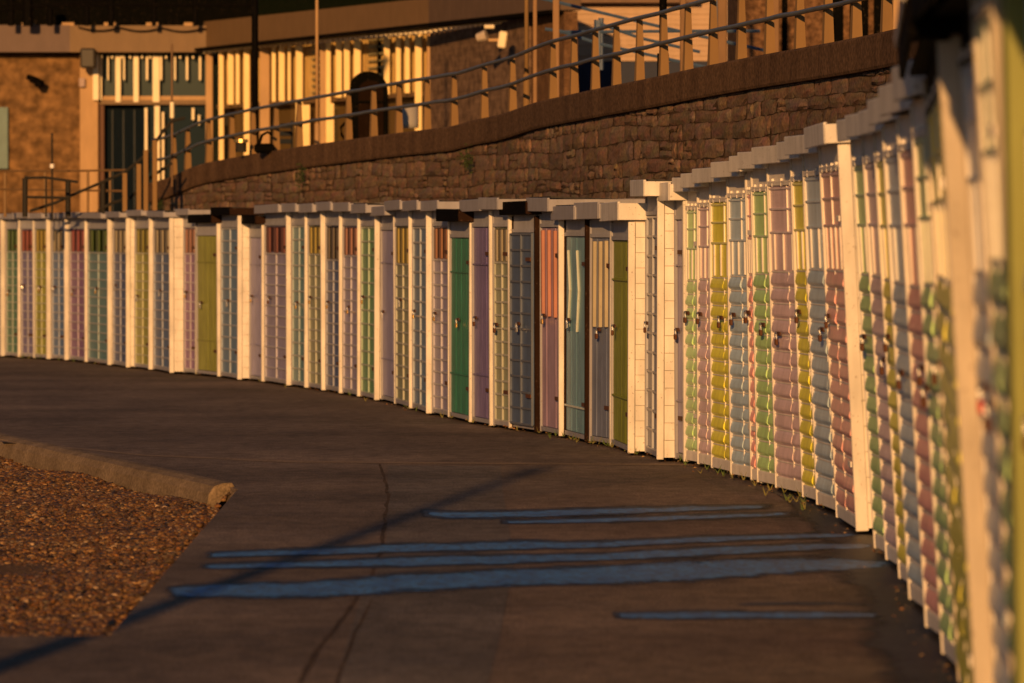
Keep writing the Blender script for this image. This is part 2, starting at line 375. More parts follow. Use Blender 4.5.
    k_ = MB(); k_.box(px-.09, px+.05, dy-.03, dy-.022, pz, pz+.028, RUST, None, .003)
    k_.build('hasp', door)
    l_ = MB(); l_.box(px-.022, px+.022, dy-.054, dy-.034, pz-.06, pz-.016, pm, None, .006)
    l_.tube([(px-.018,dy-.046,pz-.02),(px-.018,dy-.046,pz+.012),(px-.009,dy-.046,pz+.024),(px+.009,dy-.046,pz+.024),(px+.018,dy-.046,pz+.012),(px+.018,dy-.046,pz-.02)], .005, STEEL, 6)
    l_.build('padlock', door)
    # roof with fascia boards
    fm = DARK if opt.get('fd') else (WHITE_OLD if right or x0 > 600 else SHADE_TRIM)
    if x0 > 930: fm = DARK  # black puts the eave shade into the nearest fascias
    jx = random.uniform(-.006, .006); r_ = MB(); sl = .05
    xa, xb_ = (-.03, w+.03)
    if right and x2-x1 <= 8: xa, xb_ = -.012, w-.012
    r_.add([(xa,-ov,ztop),(xb_,-ov,ztop),(xb_,D+.04,ztop-sl),(xa,D+.04,ztop-sl),(xa,-ov,ztop+.014),(xb_,-ov,ztop+.014),(xb_,D+.04,ztop-sl+.014),(xa,D+.04,ztop-sl+.014)],
           [(0,3,2,1),(4,5,6,7),(0,1,5,4),(1,2,6,5),(2,3,7,6),(3,0,4,7)], FELT)
    r_.add([(xa+.03,-ov+.02,et+.012),(xb_-.03,-ov+.02,et+.012),(xb_-.03,.03,et+.012),(xa+.03,.03,et+.012),(xa+.03,-ov+.02,et+.03),(xb_-.03,-ov+.02,et+.03),(xb_-.03,.03,et+.03),(xa+.03,.03,et+.03)],
           [(0,3,2,1),(4,5,6,7),(0,1,5,4),(1,2,6,5),(2,3,7,6),(3,0,4,7)], DARK if x0 > 880 else fm)  # nearest soffits blackened to stand in for eave shade
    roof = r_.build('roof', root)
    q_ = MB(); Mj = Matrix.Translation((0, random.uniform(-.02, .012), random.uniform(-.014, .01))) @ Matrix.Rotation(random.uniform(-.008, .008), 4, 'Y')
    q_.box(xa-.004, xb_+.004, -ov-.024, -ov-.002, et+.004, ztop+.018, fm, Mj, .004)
    if x0 > 930: q_.box(xa, xb_, -ov-.034, -ov-.025, ztop-.02, ztop+.018, WHITE_OLD, Mj)  # white lip painted as the sunlit roof edge
    q_.box(xb_+.004, xb_+.026, -ov-.02, D+.05, et+.006, ztop+.006, fm if not opt.get('fd') else DKBROWN, Mj, .004)
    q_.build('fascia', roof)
    return root
for i, s in enumerate(H): make_hut(i, s)

# ------------------------------------------------------------ ground
def asphalt(name, c1, c2, rough=.85):
    m, nt, b = new_mat(name); N = nt.nodes.new; L = nt.links.new
    tc = N('ShaderNodeTexCoord')
    def noise(sc_, det, st_=(1,1,1), rg=.5):
        mp = N('ShaderNodeMapping'); mp.inputs['Scale'].default_value = st_; L(tc.outputs['Object'], mp.inputs[0])
        n = N('ShaderNodeTexNoise'); n.inputs['Scale'].default_value = sc_; n.inputs['Detail'].default_value = det; n.inputs['Roughness'].default_value = rg; L(mp.outputs[0], n.inputs[0]); return n.outputs[0]
    def rng_(v, a, b_, c_, d_):
        r = N('ShaderNodeMapRange'); r.inputs[1].default_value = a; r.inputs[2].default_value = b_; r.inputs[3].default_value = c_; r.inputs[4].default_value = d_; L(v, r.inputs[0]); return r.outputs[0]
    cr = N('ShaderNodeValToRGB'); cr.color_ramp.elements[0].position = .35; cr.color_ramp.elements[1].position = .66
    cr.color_ramp.elements[0].color = (*c1, 1); cr.color_ramp.elements[1].color = (*c2, 1); L(noise(.9, 10, (1, .4, 1), .65), cr.inputs[0])
    cur = cr.outputs[0]
    for v in (rng_(noise(70, 3), .35, .65, .45, 1.6), rng_(noise(9, 6, (1, .5, 1)), .3, .7, .75, 1.25), rng_(noise(.35, 4, (.6, 1.6, 1)), .35, .65, .8, 1.2)):
        mx = N('ShaderNodeMix'); mx.data_type = 'RGBA'; mx.blend_type = 'MULTIPLY'; mx.inputs[0].default_value = 1; L(cur, mx.inputs[6]); L(v, mx.inputs[7]); cur = mx.outputs[2]
    L(cur, b.inputs['Base Color']); b.inputs['Roughness'].default_value = rough; b.inputs['Specular IOR Level'].default_value = .15
    bp = N('ShaderNodeBump'); bp.inputs['Strength'].default_value = .9; bp.inputs['Distance'].default_value = .006; L(noise(45, 4), bp.inputs['Height'])
    bp2 = N('ShaderNodeBump'); bp2.inputs['Strength'].default_value = .5; bp2.inputs['Distance'].default_value = .05; L(noise(1.6, 3, (1, .6, 1)), bp2.inputs['Height']); L(bp2.outputs[0], bp.inputs['Normal'])
    L(bp.outputs[0], b.inputs['Normal']); return m
asph = asphalt('asphalt', (.115,.088,.072), (.19,.145,.115))
conc = rough_mat('kerb_concrete', (.17,.125,.08), (.27,.20,.13), 2.5, .8, .01, 8, 50)
def slab(name, poly, ztop, thick, m):
    bm = bmesh.new(); vs = [bm.verts.new((p[0], p[1], ztop)) for p in poly]
    f = bm.faces.new(vs); f.normal_update()
    if f.normal.z < 0: f.normal_flip()
    if thick:
        r = bmesh.ops.extrude_face_region(bm, geom=[f])
        for v in [g for g in r['geom'] if isinstance(g, bmesh.types.BMVert)]: v.co.z = ztop-thick
        bmesh.ops.recalc_face_normals(bm, faces=bm.faces)
    bmesh.ops.triangulate(bm, faces=bm.faces)
    me = bpy.data.meshes.new(name); bm.to_mesh(me); bm.free(); me.materials.append(m)
    o = bpy.data.objects.new(name, me); col.objects.link(o); return o
Cc = G(110, 636).to_2d(); Bc = G(238, 489).to_2d(); Ac = G(0, 437).to_2d(); 
dA = (Ac-Bc).normalized(); Ec = Ac+dA*30
poly = [(-60,-25), (9,-25), (9,140), (-60,140), (-60, Ec.y+10), tuple(Ec), tuple(Ac), tuple(Bc), tuple(Cc), (-60, Cc.y)]
struct(slab('promenade', poly, 0.0, .4, asph), 'dark asphalt promenade sweeping along the huts')
beach_m = rough_mat('beach', (.10,.06,.035), (.24,.15,.08), 22, .9, .03, 6, 60)
struct(slab('beach', [(-900,-400), (900,-400), (900,1500), (-900,1500)], -.19, 0, beach_m), 'brown shingle beach below the promenade')
# kerb along the shingle bay: a rounded nosing
def sweep(name, path, prof, m, closed=False):
    mb = MB(); n = len(prof); vs = []; fs = []
    for i, p in enumerate(path):
        a = path[max(i-1, 0)]; b = path[min(i+1, len(path)-1)]; d = (b-a).normalized(); nn = Vector((-d.y, d.x))
        for (o, z) in prof: vs.append((p.x+nn.x*o, p.y+nn.y*o, z))
    for i in range(len(path)-1):
        for k in range(n-1): fs.append((i*n+k, i*n+k+1, (i+1)*n+k+1, (i+1)*n+k))
    fs.append(tuple(range(n))); fs.append(tuple((len(path)-1)*n+k for k in range(n))[::-1])
    mb.add(vs, fs, m); return mb.build(name, smooth=False)
pk = []
Kc = G(232, 487).to_2d()
for t in np.linspace(0, 1, 30): pk.append(Ec.lerp(Kc, t)+Vector((0, .03*math.sin(t*19))))
_dd = (Cc-Bc).normalized()
pk[-1] = pk[-1]+_dd*.04
prof = [(.02,.004),(.0,.03),(-.06,.028),(-.12,.008),(-.155,-.04),(-.17,-.11),(-.17,-.19)]
# the profile's negative side must face the shingle (towards the camera)
k1 = sweep('kerb', pk, [(o, z) for o, z in prof], conc)
if True:
    d = (Bc-Ec).normalized(); nn = Vector((-d.y, d.x))
    if nn.y < 0:      # positive offset points to the camera: mirror
        bpy.data.objects.remove(k1); k1 = sweep('kerb', pk, [(-o, z) for o, z in prof], conc)
struct(k1, 'rounded concrete kerb along the far side of the shingle bay')
# patches, seams
def ribbon(name, pts, ws, m, z, label):
    mb = MB(); vs = []; fs = []
    for (x, y), wd in zip(pts, ws):
        p = G(x, y); hw = wd/2
        vs += [(p.x-hw if name != 'pavement_band' else p.x, p.y, z), (p.x+hw if name != 'pavement_band' else p.x, p.y, z)]
    for i in range(len(pts)-1): fs.append((2*i, 2*i+1, 2*i+3, 2*i+2))
    mb.add(vs, fs, m); return struct(mb.build(name), label)
patch_m = asphalt('patch_warm', (.14,.102,.078), (.21,.155,.118))
patch_m2 = asphalt('patch_grey', (.105,.09,.082), (.17,.145,.13))
gp = lambda L_: [tuple(G(x, y).to_2d()) for x, y in L_]
struct(slab('asphalt_patch', gp([(505,500),(690,475),(760,505),(880,640),(905,700),(485,700),(500,640),(515,560)]), .001, 0, patch_m), 'warmer brown asphalt patch right of the middle')
struct(slab('asphalt_patch', gp([(388,466),(500,466),(504,500),(514,560),(499,640),(484,700),(330,700),(360,600),(386,560)]), .0014, 0, patch_m2), 'grey asphalt strip between the long crack and the brown patch')
seam_m = rough_mat('seam', (.045,.034,.028), (.13,.085,.055), 5, .9, .01, 6, 60)
def wig(pts, n=5, a=1.2):
    out = []
    for (x0, y0), (x1, y1) in zip(pts[:-1], pts[1:]):
        for k in range(n): t = k/n; out.append((x0+(x1-x0)*t+random.uniform(-a, a), y0+(y1-y0)*t))
    out.append(pts[-1]); return out
for pts, wd, lb in [([(380,464),(384,478),(388,495),(386,512),(384,530),(382,548),(377,560),(370,578),(345,615),(318,650),(300,683)], .022, 'long wandering crack running down the promenade'),
                    ([(372,600),(352,640),(335,690)], .014, 'fine crack below the blue bands')]:
    p = wig(pts); ribbon('crack', p, [wd*random.uniform(.5, 1.3) for _ in p], seam_m, .0022, lb)
def xband(name, pts, z, m, label, n=24, grow=0.):
    xs = np.linspace(pts[0][0], pts[-1][0], n); yt = np.interp(xs, [p[0] for p in pts], [p[1] for p in pts]); yb = np.interp(xs, [p[0] for p in pts], [p[2] for p in pts])
    jt = np.convolve(rng.normal(0, .45, n+2), np.ones(3)/3, 'valid'); jb = np.convolve(rng.normal(0, .45, n+2), np.ones(3)/3, 'valid')
    h = (yb-yt)*grow; yt = yt-h; yb = yb+h; vs = []; fs = []; ed = []
    for i in range(n):
        for k, f in enumerate((0, .3, .7, 1)):
            vs.append(tuple(G(xs[i], (yt[i]+jt[i])*(1-f)+(yb[i]+jb[i])*f, z))); ed.append((0. if k in (0, 3) else .85)*min(1, i/1.2, (n-1-i)/2.))
    for i in range(n-1):
        for k in range(3): a = 4*i+k; fs.append((a, a+1, a+5, a+4))
    mb = MB(); mb.add(vs, fs, m); o = mb.build(name)
    at_ = o.data.color_attributes.new('tint', 'FLOAT_COLOR', 'POINT'); at_.data.foreach_set('color', np.repeat(np.array(ed), 4))
    return struct(o, label)
def ragged(m, lo=.3, hi=.5, amp=1.1):
    nt = m.node_tree; N = nt.nodes.new; L = nt.links.new; b = nt.nodes['Principled BSDF']; out = nt.nodes['Material Output']
    a = N('ShaderNodeAttribute'); a.attribute_name = 'tint'; tc = N('ShaderNodeTexCoord'); mp = N('ShaderNodeMapping'); mp.inputs['Scale'].default_value = (2.2, 1.6, 1); L(tc.outputs['Object'], mp.inputs[0])
    n = N('ShaderNodeTexNoise'); n.inputs['Scale'].default_value = 2.2; n.inputs['Detail'].default_value = 10; n.inputs['Roughness'].default_value = .68; L(mp.outputs[0], n.inputs[0])
    ma = N('ShaderNodeMath'); ma.operation = 'MULTIPLY_ADD'; L(n.outputs[0], ma.inputs[0]); ma.inputs[1].default_value = amp; ma.inputs[2].default_value = -amp*.5
    ad = N('ShaderNodeMath'); ad.operation = 'ADD'; L(a.outputs['Fac'], ad.inputs[0]); L(ma.outputs[0], ad.inputs[1])
    r = N('ShaderNodeMapRange'); r.inputs[1].default_value = lo; r.inputs[2].default_value = hi; L(ad.outputs[0], r.inputs[0])
    tr = N('ShaderNodeBsdfTransparent'); ms = N('ShaderNodeMixShader'); L(r.outputs[0], ms.inputs[0]); L(tr.outputs[0], ms.inputs[1]); L(b.outputs[0], ms.inputs[2]); L(ms.outputs[0], out.inputs[0]); return m
joint_m = rough_mat('joint', (.2,.15,.11), (.3,.22,.16), 3, .9, .004)
xband('paving_joint', [(0,440.6,442),(150,454.6,456.2),(300,460.8,462.4),(700,464.2,466)], .0024, joint_m, 'thin pale joint crossing the promenade behind the shadow', 40)
# the blue bands: mottled blue base colour with darker ragged margins
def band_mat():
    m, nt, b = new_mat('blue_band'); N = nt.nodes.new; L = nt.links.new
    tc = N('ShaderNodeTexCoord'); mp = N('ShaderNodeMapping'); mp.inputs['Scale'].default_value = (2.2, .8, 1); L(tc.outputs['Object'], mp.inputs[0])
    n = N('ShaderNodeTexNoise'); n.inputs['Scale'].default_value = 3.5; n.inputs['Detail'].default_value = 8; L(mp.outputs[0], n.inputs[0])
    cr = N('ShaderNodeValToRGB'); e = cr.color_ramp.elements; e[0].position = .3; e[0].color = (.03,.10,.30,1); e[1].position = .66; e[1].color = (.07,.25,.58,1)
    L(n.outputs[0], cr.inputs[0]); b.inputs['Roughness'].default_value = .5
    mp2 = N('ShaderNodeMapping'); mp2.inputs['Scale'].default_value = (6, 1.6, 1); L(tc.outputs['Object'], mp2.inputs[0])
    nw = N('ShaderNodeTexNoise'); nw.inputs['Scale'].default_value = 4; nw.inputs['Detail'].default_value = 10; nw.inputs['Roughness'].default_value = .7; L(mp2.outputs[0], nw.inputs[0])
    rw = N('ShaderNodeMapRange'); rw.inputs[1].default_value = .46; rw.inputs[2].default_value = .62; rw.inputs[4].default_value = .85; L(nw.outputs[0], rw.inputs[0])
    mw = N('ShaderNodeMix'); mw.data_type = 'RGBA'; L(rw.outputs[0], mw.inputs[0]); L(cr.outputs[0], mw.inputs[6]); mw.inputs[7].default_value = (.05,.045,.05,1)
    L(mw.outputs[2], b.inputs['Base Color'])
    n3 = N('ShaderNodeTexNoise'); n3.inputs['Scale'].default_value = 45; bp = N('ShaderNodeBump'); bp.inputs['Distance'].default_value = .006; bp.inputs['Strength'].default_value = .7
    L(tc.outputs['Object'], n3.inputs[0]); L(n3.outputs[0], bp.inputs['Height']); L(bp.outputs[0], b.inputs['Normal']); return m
blue_m = ragged(band_mat(), .25, .6, 1.7); dark_plain = rough_mat('dark_strip', (.03,.026,.024), (.05,.042,.038), 4, .6, .005); dark_m = ragged(rough_mat('darkened', (.022,.02,.022), (.04,.034,.034), 4, .5, .005), .25, .75, 1.3)
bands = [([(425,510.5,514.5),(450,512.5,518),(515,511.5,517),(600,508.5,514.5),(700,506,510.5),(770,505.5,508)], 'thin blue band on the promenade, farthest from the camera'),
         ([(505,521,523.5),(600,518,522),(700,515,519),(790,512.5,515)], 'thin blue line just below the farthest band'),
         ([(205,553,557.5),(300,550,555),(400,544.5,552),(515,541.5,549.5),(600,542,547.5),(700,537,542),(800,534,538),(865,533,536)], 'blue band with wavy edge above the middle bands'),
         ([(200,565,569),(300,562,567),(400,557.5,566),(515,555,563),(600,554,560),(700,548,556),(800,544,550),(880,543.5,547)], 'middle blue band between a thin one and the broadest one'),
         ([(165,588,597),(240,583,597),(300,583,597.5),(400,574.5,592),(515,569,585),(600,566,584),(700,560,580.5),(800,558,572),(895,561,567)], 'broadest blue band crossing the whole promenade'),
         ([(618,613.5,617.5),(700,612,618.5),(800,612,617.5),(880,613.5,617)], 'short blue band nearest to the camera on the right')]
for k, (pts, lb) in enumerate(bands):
    xband('dark_margin', [(x+(-9 if q == 0 else (12 if q == len(pts)-1 else 0)), a-1.8-.5*(q%2), b+1.6) for q, (x, a, b) in enumerate(pts)], .0028, dark_m, 'dark margin round the '+lb, 40, .18)
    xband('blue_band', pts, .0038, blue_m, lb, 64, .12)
xband('dark_margin', [(735,603,605.5),(800,601,606),(870,603,605)], .0028, dark_m, 'dark streak above the nearest blue band')
# dark ragged strip at the foot of the near huts
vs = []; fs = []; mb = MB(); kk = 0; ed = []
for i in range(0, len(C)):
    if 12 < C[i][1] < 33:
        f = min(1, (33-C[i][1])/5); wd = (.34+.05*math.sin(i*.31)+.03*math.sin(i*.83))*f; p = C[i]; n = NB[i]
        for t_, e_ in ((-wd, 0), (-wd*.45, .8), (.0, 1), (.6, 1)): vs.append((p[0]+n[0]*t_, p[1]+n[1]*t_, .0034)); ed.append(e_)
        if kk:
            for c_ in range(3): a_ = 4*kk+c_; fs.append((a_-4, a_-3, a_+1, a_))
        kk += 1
mb.add(vs, fs, dark_m); o = mb.build('dark_strip'); o.data.color_attributes.new('tint', 'FLOAT_COLOR', 'POINT').data.foreach_set('color', np.repeat(np.array(ed, float), 4))
struct(o, 'dark strip along the foot of the nearest huts')

# shingle pebbles (nobody could count them)
def pebbles():
    me0 = bmesh.new(); bmesh.ops.create_icosphere(me0, subdivisions=1, radius=1); bv = np.array([v.co[:] for v in me0.verts]); bf = np.array([[v.index for v in f.verts] for f in me0.faces]); me0.free()
    pts = []
    for sp in (.027, .038):
        xs = np.arange(-6.4, -1.6, sp); ys = np.arange(Cc.y, 60, sp)
        X, Y = np.meshgrid(xs, ys); X = (X+rng.uniform(-.5, .5, X.shape)*sp).ravel(); Y = (Y+rng.uniform(-.5, .5, Y.shape)*sp).ravel()
        dk = (Bc-Ac); # line A-B
        side = (X-Ac.x)*dk.y-(Y-Ac.y)*dk.x
        edge = Cc.x+(Bc.x-Cc.x)*(Y-Cc.y)/(Bc.y-Cc.y)
        ok = (side > .17*dk.length) & (X < edge-.04+rng.normal(0, .012, X.shape)) & (Y > Cc.y+.02) & (X > -.112*Y-.5)
        Z = -.165+.03*np.sin(X*2.3+Y*.4)+.02*np.sin(Y*1.7+1)+(.0 if sp < .03 else .01)+.09*np.exp(-(Y-Cc.y)/1.5)
        pts.append(np.stack([X[ok], Y[ok], Z[ok], np.full(ok.sum(), sp*.52)], 1))
    P = np.concatenate(pts); P[:, 2] = np.where(P[:, 0] > Cc.x+(Bc.x-Cc.x)*(P[:, 1]-Cc.y)/(Bc.y-Cc.y)-.035, .008, P[:, 2]); n = len(P)
    r = P[:, 3]*rng.uniform(.55, 1.25, n); S3 = np.stack([r*rng.uniform(.8, 1.4, n), r*rng.uniform(.8, 1.4, n), r*rng.uniform(.45, .85, n)], 1)
    a = rng.uniform(0, 2*np.pi, n); tl = rng.normal(0, .35, n)
    V = bv[None]*S3[:, None]*rng.uniform(.85, 1.12, (n, len(bv), 1))
    cx_, sx_ = np.cos(tl)[:, None], np.sin(tl)[:, None]; y_, z_ = V[..., 1]*cx_-V[..., 2]*sx_, V[..., 1]*sx_+V[..., 2]*cx_
    ca, sa = np.cos(a)[:, None], np.sin(a)[:, None]
    V = np.stack([V[..., 0]*ca-y_*sa, V[..., 0]*sa+y_*ca, z_], 2)+P[:, None, :3]
    base = np.array([(.27,.17,.07),(.21,.13,.06),(.33,.22,.10),(.14,.10,.06),(.22,.19,.14),(.44,.32,.16),(.6,.5,.34),(.30,.16,.05),(.08,.065,.05)])
    ci = rng.choice(9, n, p=[.2,.18,.14,.14,.1,.08,.03,.08,.05]); colr = base[ci]*rng.uniform(.22, .8, (n, 1))*np.array([[.98,.80,.68]])
    nv = len(bv); Fc = (bf[None]+np.arange(n)[:, None, None]*nv).reshape(-1)
    me = bpy.data.meshes.new('shingle'); me.vertices.add(n*nv); me.vertices.foreach_set('co', V.reshape(-1))
    nf = n*len(bf); me.loops.add(nf*3); me.loops.foreach_set('vertex_index', Fc.astype(np.int32)); me.polygons.add(nf)
    me.polygons.foreach_set('loop_start', np.arange(nf, dtype=np.int32)*3); me.polygons.foreach_set('loop_total', np.full(nf, 3, np.int32))
    me.polygons.foreach_set('use_smooth', np.ones(nf, bool)); me.update(calc_edges=True)
    at_ = me.color_attributes.new('tint', 'FLOAT_COLOR', 'POINT'); cc = np.concatenate([np.repeat(colr, nv, 0), np.ones((n*nv, 1))], 1); at_.data.foreach_set('color', cc.reshape(-1))
    me.materials.append(attr_mat('pebble', .5)); o = bpy.data.objects.new('shingle', me); col.objects.link(o)
    o['kind'] = 'stuff'; o['label'] = 'brown and orange shingle pebbles in the bay by the kerb'; o['category'] = 'shingle'
pebbles()

# litter and weeds at the foot of the huts
def litter():
    lm = attr_mat('litter', .8); V = []; Fs = []; cols = []
    for i in range(0, len(C)):
        for _ in range(5 if 30 < C[i][1] < 45 else 2):
            p = C[i]-NB[i]*random.gauss(.05, .07)+T[i]*random.uniform(-.12, .12)
            if random.random() < .6:
                s = random.uniform(.006, .016); a = random.uniform(0, 6.3); z = .03
                c, q = math.cos(a)*s, math.sin(a)*s; o = len(V)
                V += [(p[0]-c, p[1]-q, z), (p[0]+q*.6, p[1]-c*.6, z+s*random.uniform(0, 1)), (p[0]+c, p[1]+q, z+.004), (p[0]-q*.6, p[1]+c*.6, z+s*.5)]
                Fs.append((o, o+1, o+2, o+3)); k = random.choice([(.35,.17,.06), (.22,.1,.04), (.14,.1,.07), (.45,.3,.15)]); cols += [k]*4
            elif random.random() < .3 and C[i][1] > 30:
                k = random.choice([(.08,.12,.03), (.16,.15,.05)])
                for _ in range(4):
                    o = len(V); h = random.uniform(.02, .07); a = random.uniform(0, 6.3); dx, dy = math.cos(a)*.03, math.sin(a)*.03
                    V += [(p[0]-.004, p[1], .02), (p[0]+.004, p[1], .02), (p[0]+dx, p[1]+dy, .02+h)]; Fs.append((o, o+1, o+2)); cols += [k]*3
    me = bpy.data.meshes.new('leaf_litter'); me.from_pydata(V, [], Fs); a = me.color_attributes.new('tint', 'FLOAT_COLOR', 'POINT')
    a.data.foreach_set('color', np.array([(*k, 1) for k in cols]).reshape(-1)); me.materials.append(lm)
    o = bpy.data.objects.new('leaf_litter', me); col.objects.link(o); o['kind'] = 'stuff'; o['label'] = 'dead leaves and weeds gathered at the foot of the huts'; o['category'] = 'litter'
litter()

# ------------------------------------------------------------ retaining wall behind the huts
WO = 1.55
WX = [0,150,165,200,250,317,400,460,473,502,540,600,660,700,760,800,850,900,940,1000,1100]
WY = [186,183,181,164.5,155,144.5,133,126,120.5,115.5,102,89,77,68,56,49,40,29.5,19,4,-20]
pts = []
for i in range(len(C)):
    P = C[i]+NB[i]*WO
    z = 2.6
    for _ in range(6):
        x, y = proj((P[0], P[1], z)); yt = float(np.interp(x, WX, WY)); z += (y-yt)*P[1]/F
    if x >= 149 and P[1] > 8: pts.append((P[0], P[1], z, x, NB[i][0], NB[i][1]))
WP = np.array(pts)
zz = WP[:, 2].copy(); k9 = np.ones(5)/5; zz[2:-2] = np.convolve(zz, k9, 'valid')
far = WP[:, 1] > 30; zlim = zz[WP[:, 1] > 31][-1]; WP[:, 2] = np.where(WP[:, 1] > 31, zz, zlim)
WL = np.concatenate([[0], np.cumsum(np.hypot(np.diff(WP[:, 0]), np.diff(WP[:, 1])))])
def wall_at(s): return [float(np.interp(s, WL, WP[:, k])) for k in (0, 1, 2, 4, 5)]
BANDH = .265
mortar = rough_mat('mortar', (.055,.035,.022), (.11,.07,.045), 6, .95, .02)
bandm = rough_mat('band_render', (.085,.05,.03), (.13,.078,.046), 1.5, .9, .008, 8, 30, (3, 3, .35))
wall = thing('retaining_wall', 'long curved brown stone retaining wall behind the row of huts', 'wall', Matrix.Translation((WP[0][0], WP[0][1], 0)))
inv = Vector((-WP[0][0], -WP[0][1], 0))
mb = MB(); vs = []; fs = []
for k, q in enumerate(WP):
    p = Vector((q[0], q[1], 0))+inv; n = Vector((q[4], q[5], 0)); zt = q[2]-BANDH+.01
    vs += [(*(p+n*.0).xy, -.1), (*(p).xy, zt), (*(p+n*.4).xy, zt), (*(p+n*.4).xy, -.1)]
    if k:
        o = 4*k
        for a, b in ((0,1),(1,2),(2,3)): fs.append((o-4+a, o-4+b, o+b, o+a))
fs.append((0,1,2,3)); o = 4*(len(WP)-1); fs.append((o+3,o+2,o+1,o))
mb.add(vs, fs, mortar); mb.build('wall_core', wall)
mb = MB(); vs = []; fs = []
for k, q in enumerate(WP):
    p = Vector((q[0], q[1], 0))+inv; n = Vector((q[4], q[5], 0)); zt = q[2]
    pr = [(-.05, zt-BANDH), (-.06, zt-BANDH+.02), (-.06, zt-.02), (-.045, zt), (.42, zt), (.42, zt-BANDH)]
    for a, b in pr: vs.append((p.x+n.x*a, p.y+n.y*a, b))
    if k:
        o = 6*k
        for a in range(6): b = (a+1) % 6; fs.append((o-6+a, o-6+b, o+b, o+a))
fs.append(tuple(range(6))); o = 6*(len(WP)-1); fs.append(tuple(o+a for a in range(6))[::-1])
mb.add(vs, fs, bandm); mb.build('coping_band', wall)
# stones
SV = []; SF = []; SC = []
def stone(s0, s1, za, zb_, pro, colr):
    o = len(SV); nx, nz = 4, 3; tu, tv = random.uniform(-.014, .014), random.uniform(-.008, .008)
    for a in range(nx+1):
        for b in range(nz+1):
            u, v = a/nx, b/nz; s = s0+(s1-s0)*u; z0, z1 = za(s), zb_(s); z = z0+(z1-z0)*v
            ed = (a in (0, nx)) or (b in (0, nz)); d = pro*.35+random.uniform(-.006, .004) if ed else pro+tu*(u-.5)*2+tv*(v-.5)*2+random.uniform(-.006, .006)
            cn = (a in (0, nx)) and (b in (0, nz))
            if cn: s += (.5-u)*.025*min(1, (s1-s0)/.3); z += (.5-v)*.014
            s += random.uniform(-.009, .009); z += random.uniform(-.008, .008)
            q = wall_at(s); SV.append((q[0]-q[3]*d+inv.x, q[1]-q[4]*d+inv.y, z)); SC.append(tuple(k*random.uniform(.85, 1.15) for k in colr))
    for a in range(nx):
        for b in range(nz): i = o+a*(nz+1)+b; SF.append((i, i+nz+1, i+nz+2, i+1))
base_c = [(.17,.105,.068), (.21,.135,.085), (.14,.09,.062), (.19,.13,.098), (.25,.165,.112), (.115,.078,.056), (.16,.12,.10)]
row_z = [1.1]
while row_z[-1] < 3.2: row_z.append(row_z[-1]+random.uniform(.105, .165))
def crs(j): return lambda s: row_z[j]+.018*math.sin(s*.9+j*.6)+.010*math.sin(s*2.3+j*1.1)
for j in range(len(row_z)-1):
    s = -.2+random.random()*.3
    while s < WL[-1]:
        wd = random.choice([random.uniform(.16, .3), random.uniform(.3, .6), random.uniform(.45, .8)]); q = wall_at(s+wd/2); ss = max(s, 0)
        lim = q[2]-BANDH-.004; lo, hi = crs(j), crs(j+1); mid = random.uniform(.4, .6)
        parts = [(0, 1)] if random.random() < .7 or wd > .5 else [(0, mid), (mid, 1)]
        for (fa_, fb_) in parts:
            za = lambda t, fa_=fa_: lo(t)+(hi(t)-lo(t))*fa_+.003
            zb_ = lambda t, fb_=fb_: min(lo(t)+(hi(t)-lo(t))*fb_-.003, wall_at(t)[2]-BANDH-.002)
            if q[1] > 14 and zb_(s+wd/2)-za(s+wd/2) > .025 and zb_(ss)-za(ss) > .01 and zb_(s+wd)-za(s+wd) > .01:
                stone(ss+.004, s+wd-.004, za, zb_, random.uniform(.006, .03), tuple(np.array(random.choice(base_c))*.6*random.uniform(.85, 1.12)+np.array((.165,.108,.072))*.4))
        s += wd
me = bpy.data.meshes.new('stonework'); me.from_pydata(SV, [], SF); a = me.color_attributes.new('tint', 'FLOAT_COLOR', 'POINT')
a.data.foreach_set('color', np.array([(*k, 1) for k in SC]).reshape(-1)); me.materials.append(attr_mat('stone', .9)); o = bpy.data.objects.new('stonework', me); col.objects.link(o); o.parent = wall
# terrace behind the wall
mb = MB(); vs = []; fs = []
ter_m = rough_mat('terrace_paving', (.10,.075,.055), (.15,.11,.08), 1.2, .9)
for k in range(0, len(WP), 4):
    q = WP[k]; kk = k//4
    e = Vector((q[0]+q[4]*.41, q[1]+q[5]*.41)); f1 = Vector((q[0]*1.2+q[4]*4+3, q[1]+9)); 
    vs += [(e.x, e.y, q[2]-.06), (e.x+q[4]*6, e.y+q[5]*6+1, q[2]-.08), (e.x+q[4]*30, e.y+30, 1.9)]
    if kk:
        o = 3*kk; fs += [(o-3, o, o+1, o-2), (o-2, o+1, o+2, o-1)]
mb.add(vs, fs, ter_m); struct(mb.build('terrace'), 'raised paved terrace behind the stone wall')
struct(slab('upper_ground', [(-60,76),(-8,76),(30,70),(60,66),(60,150),(-60,150)], 1.86, 1.9, ter_m), 'upper ground under the seafront buildings')

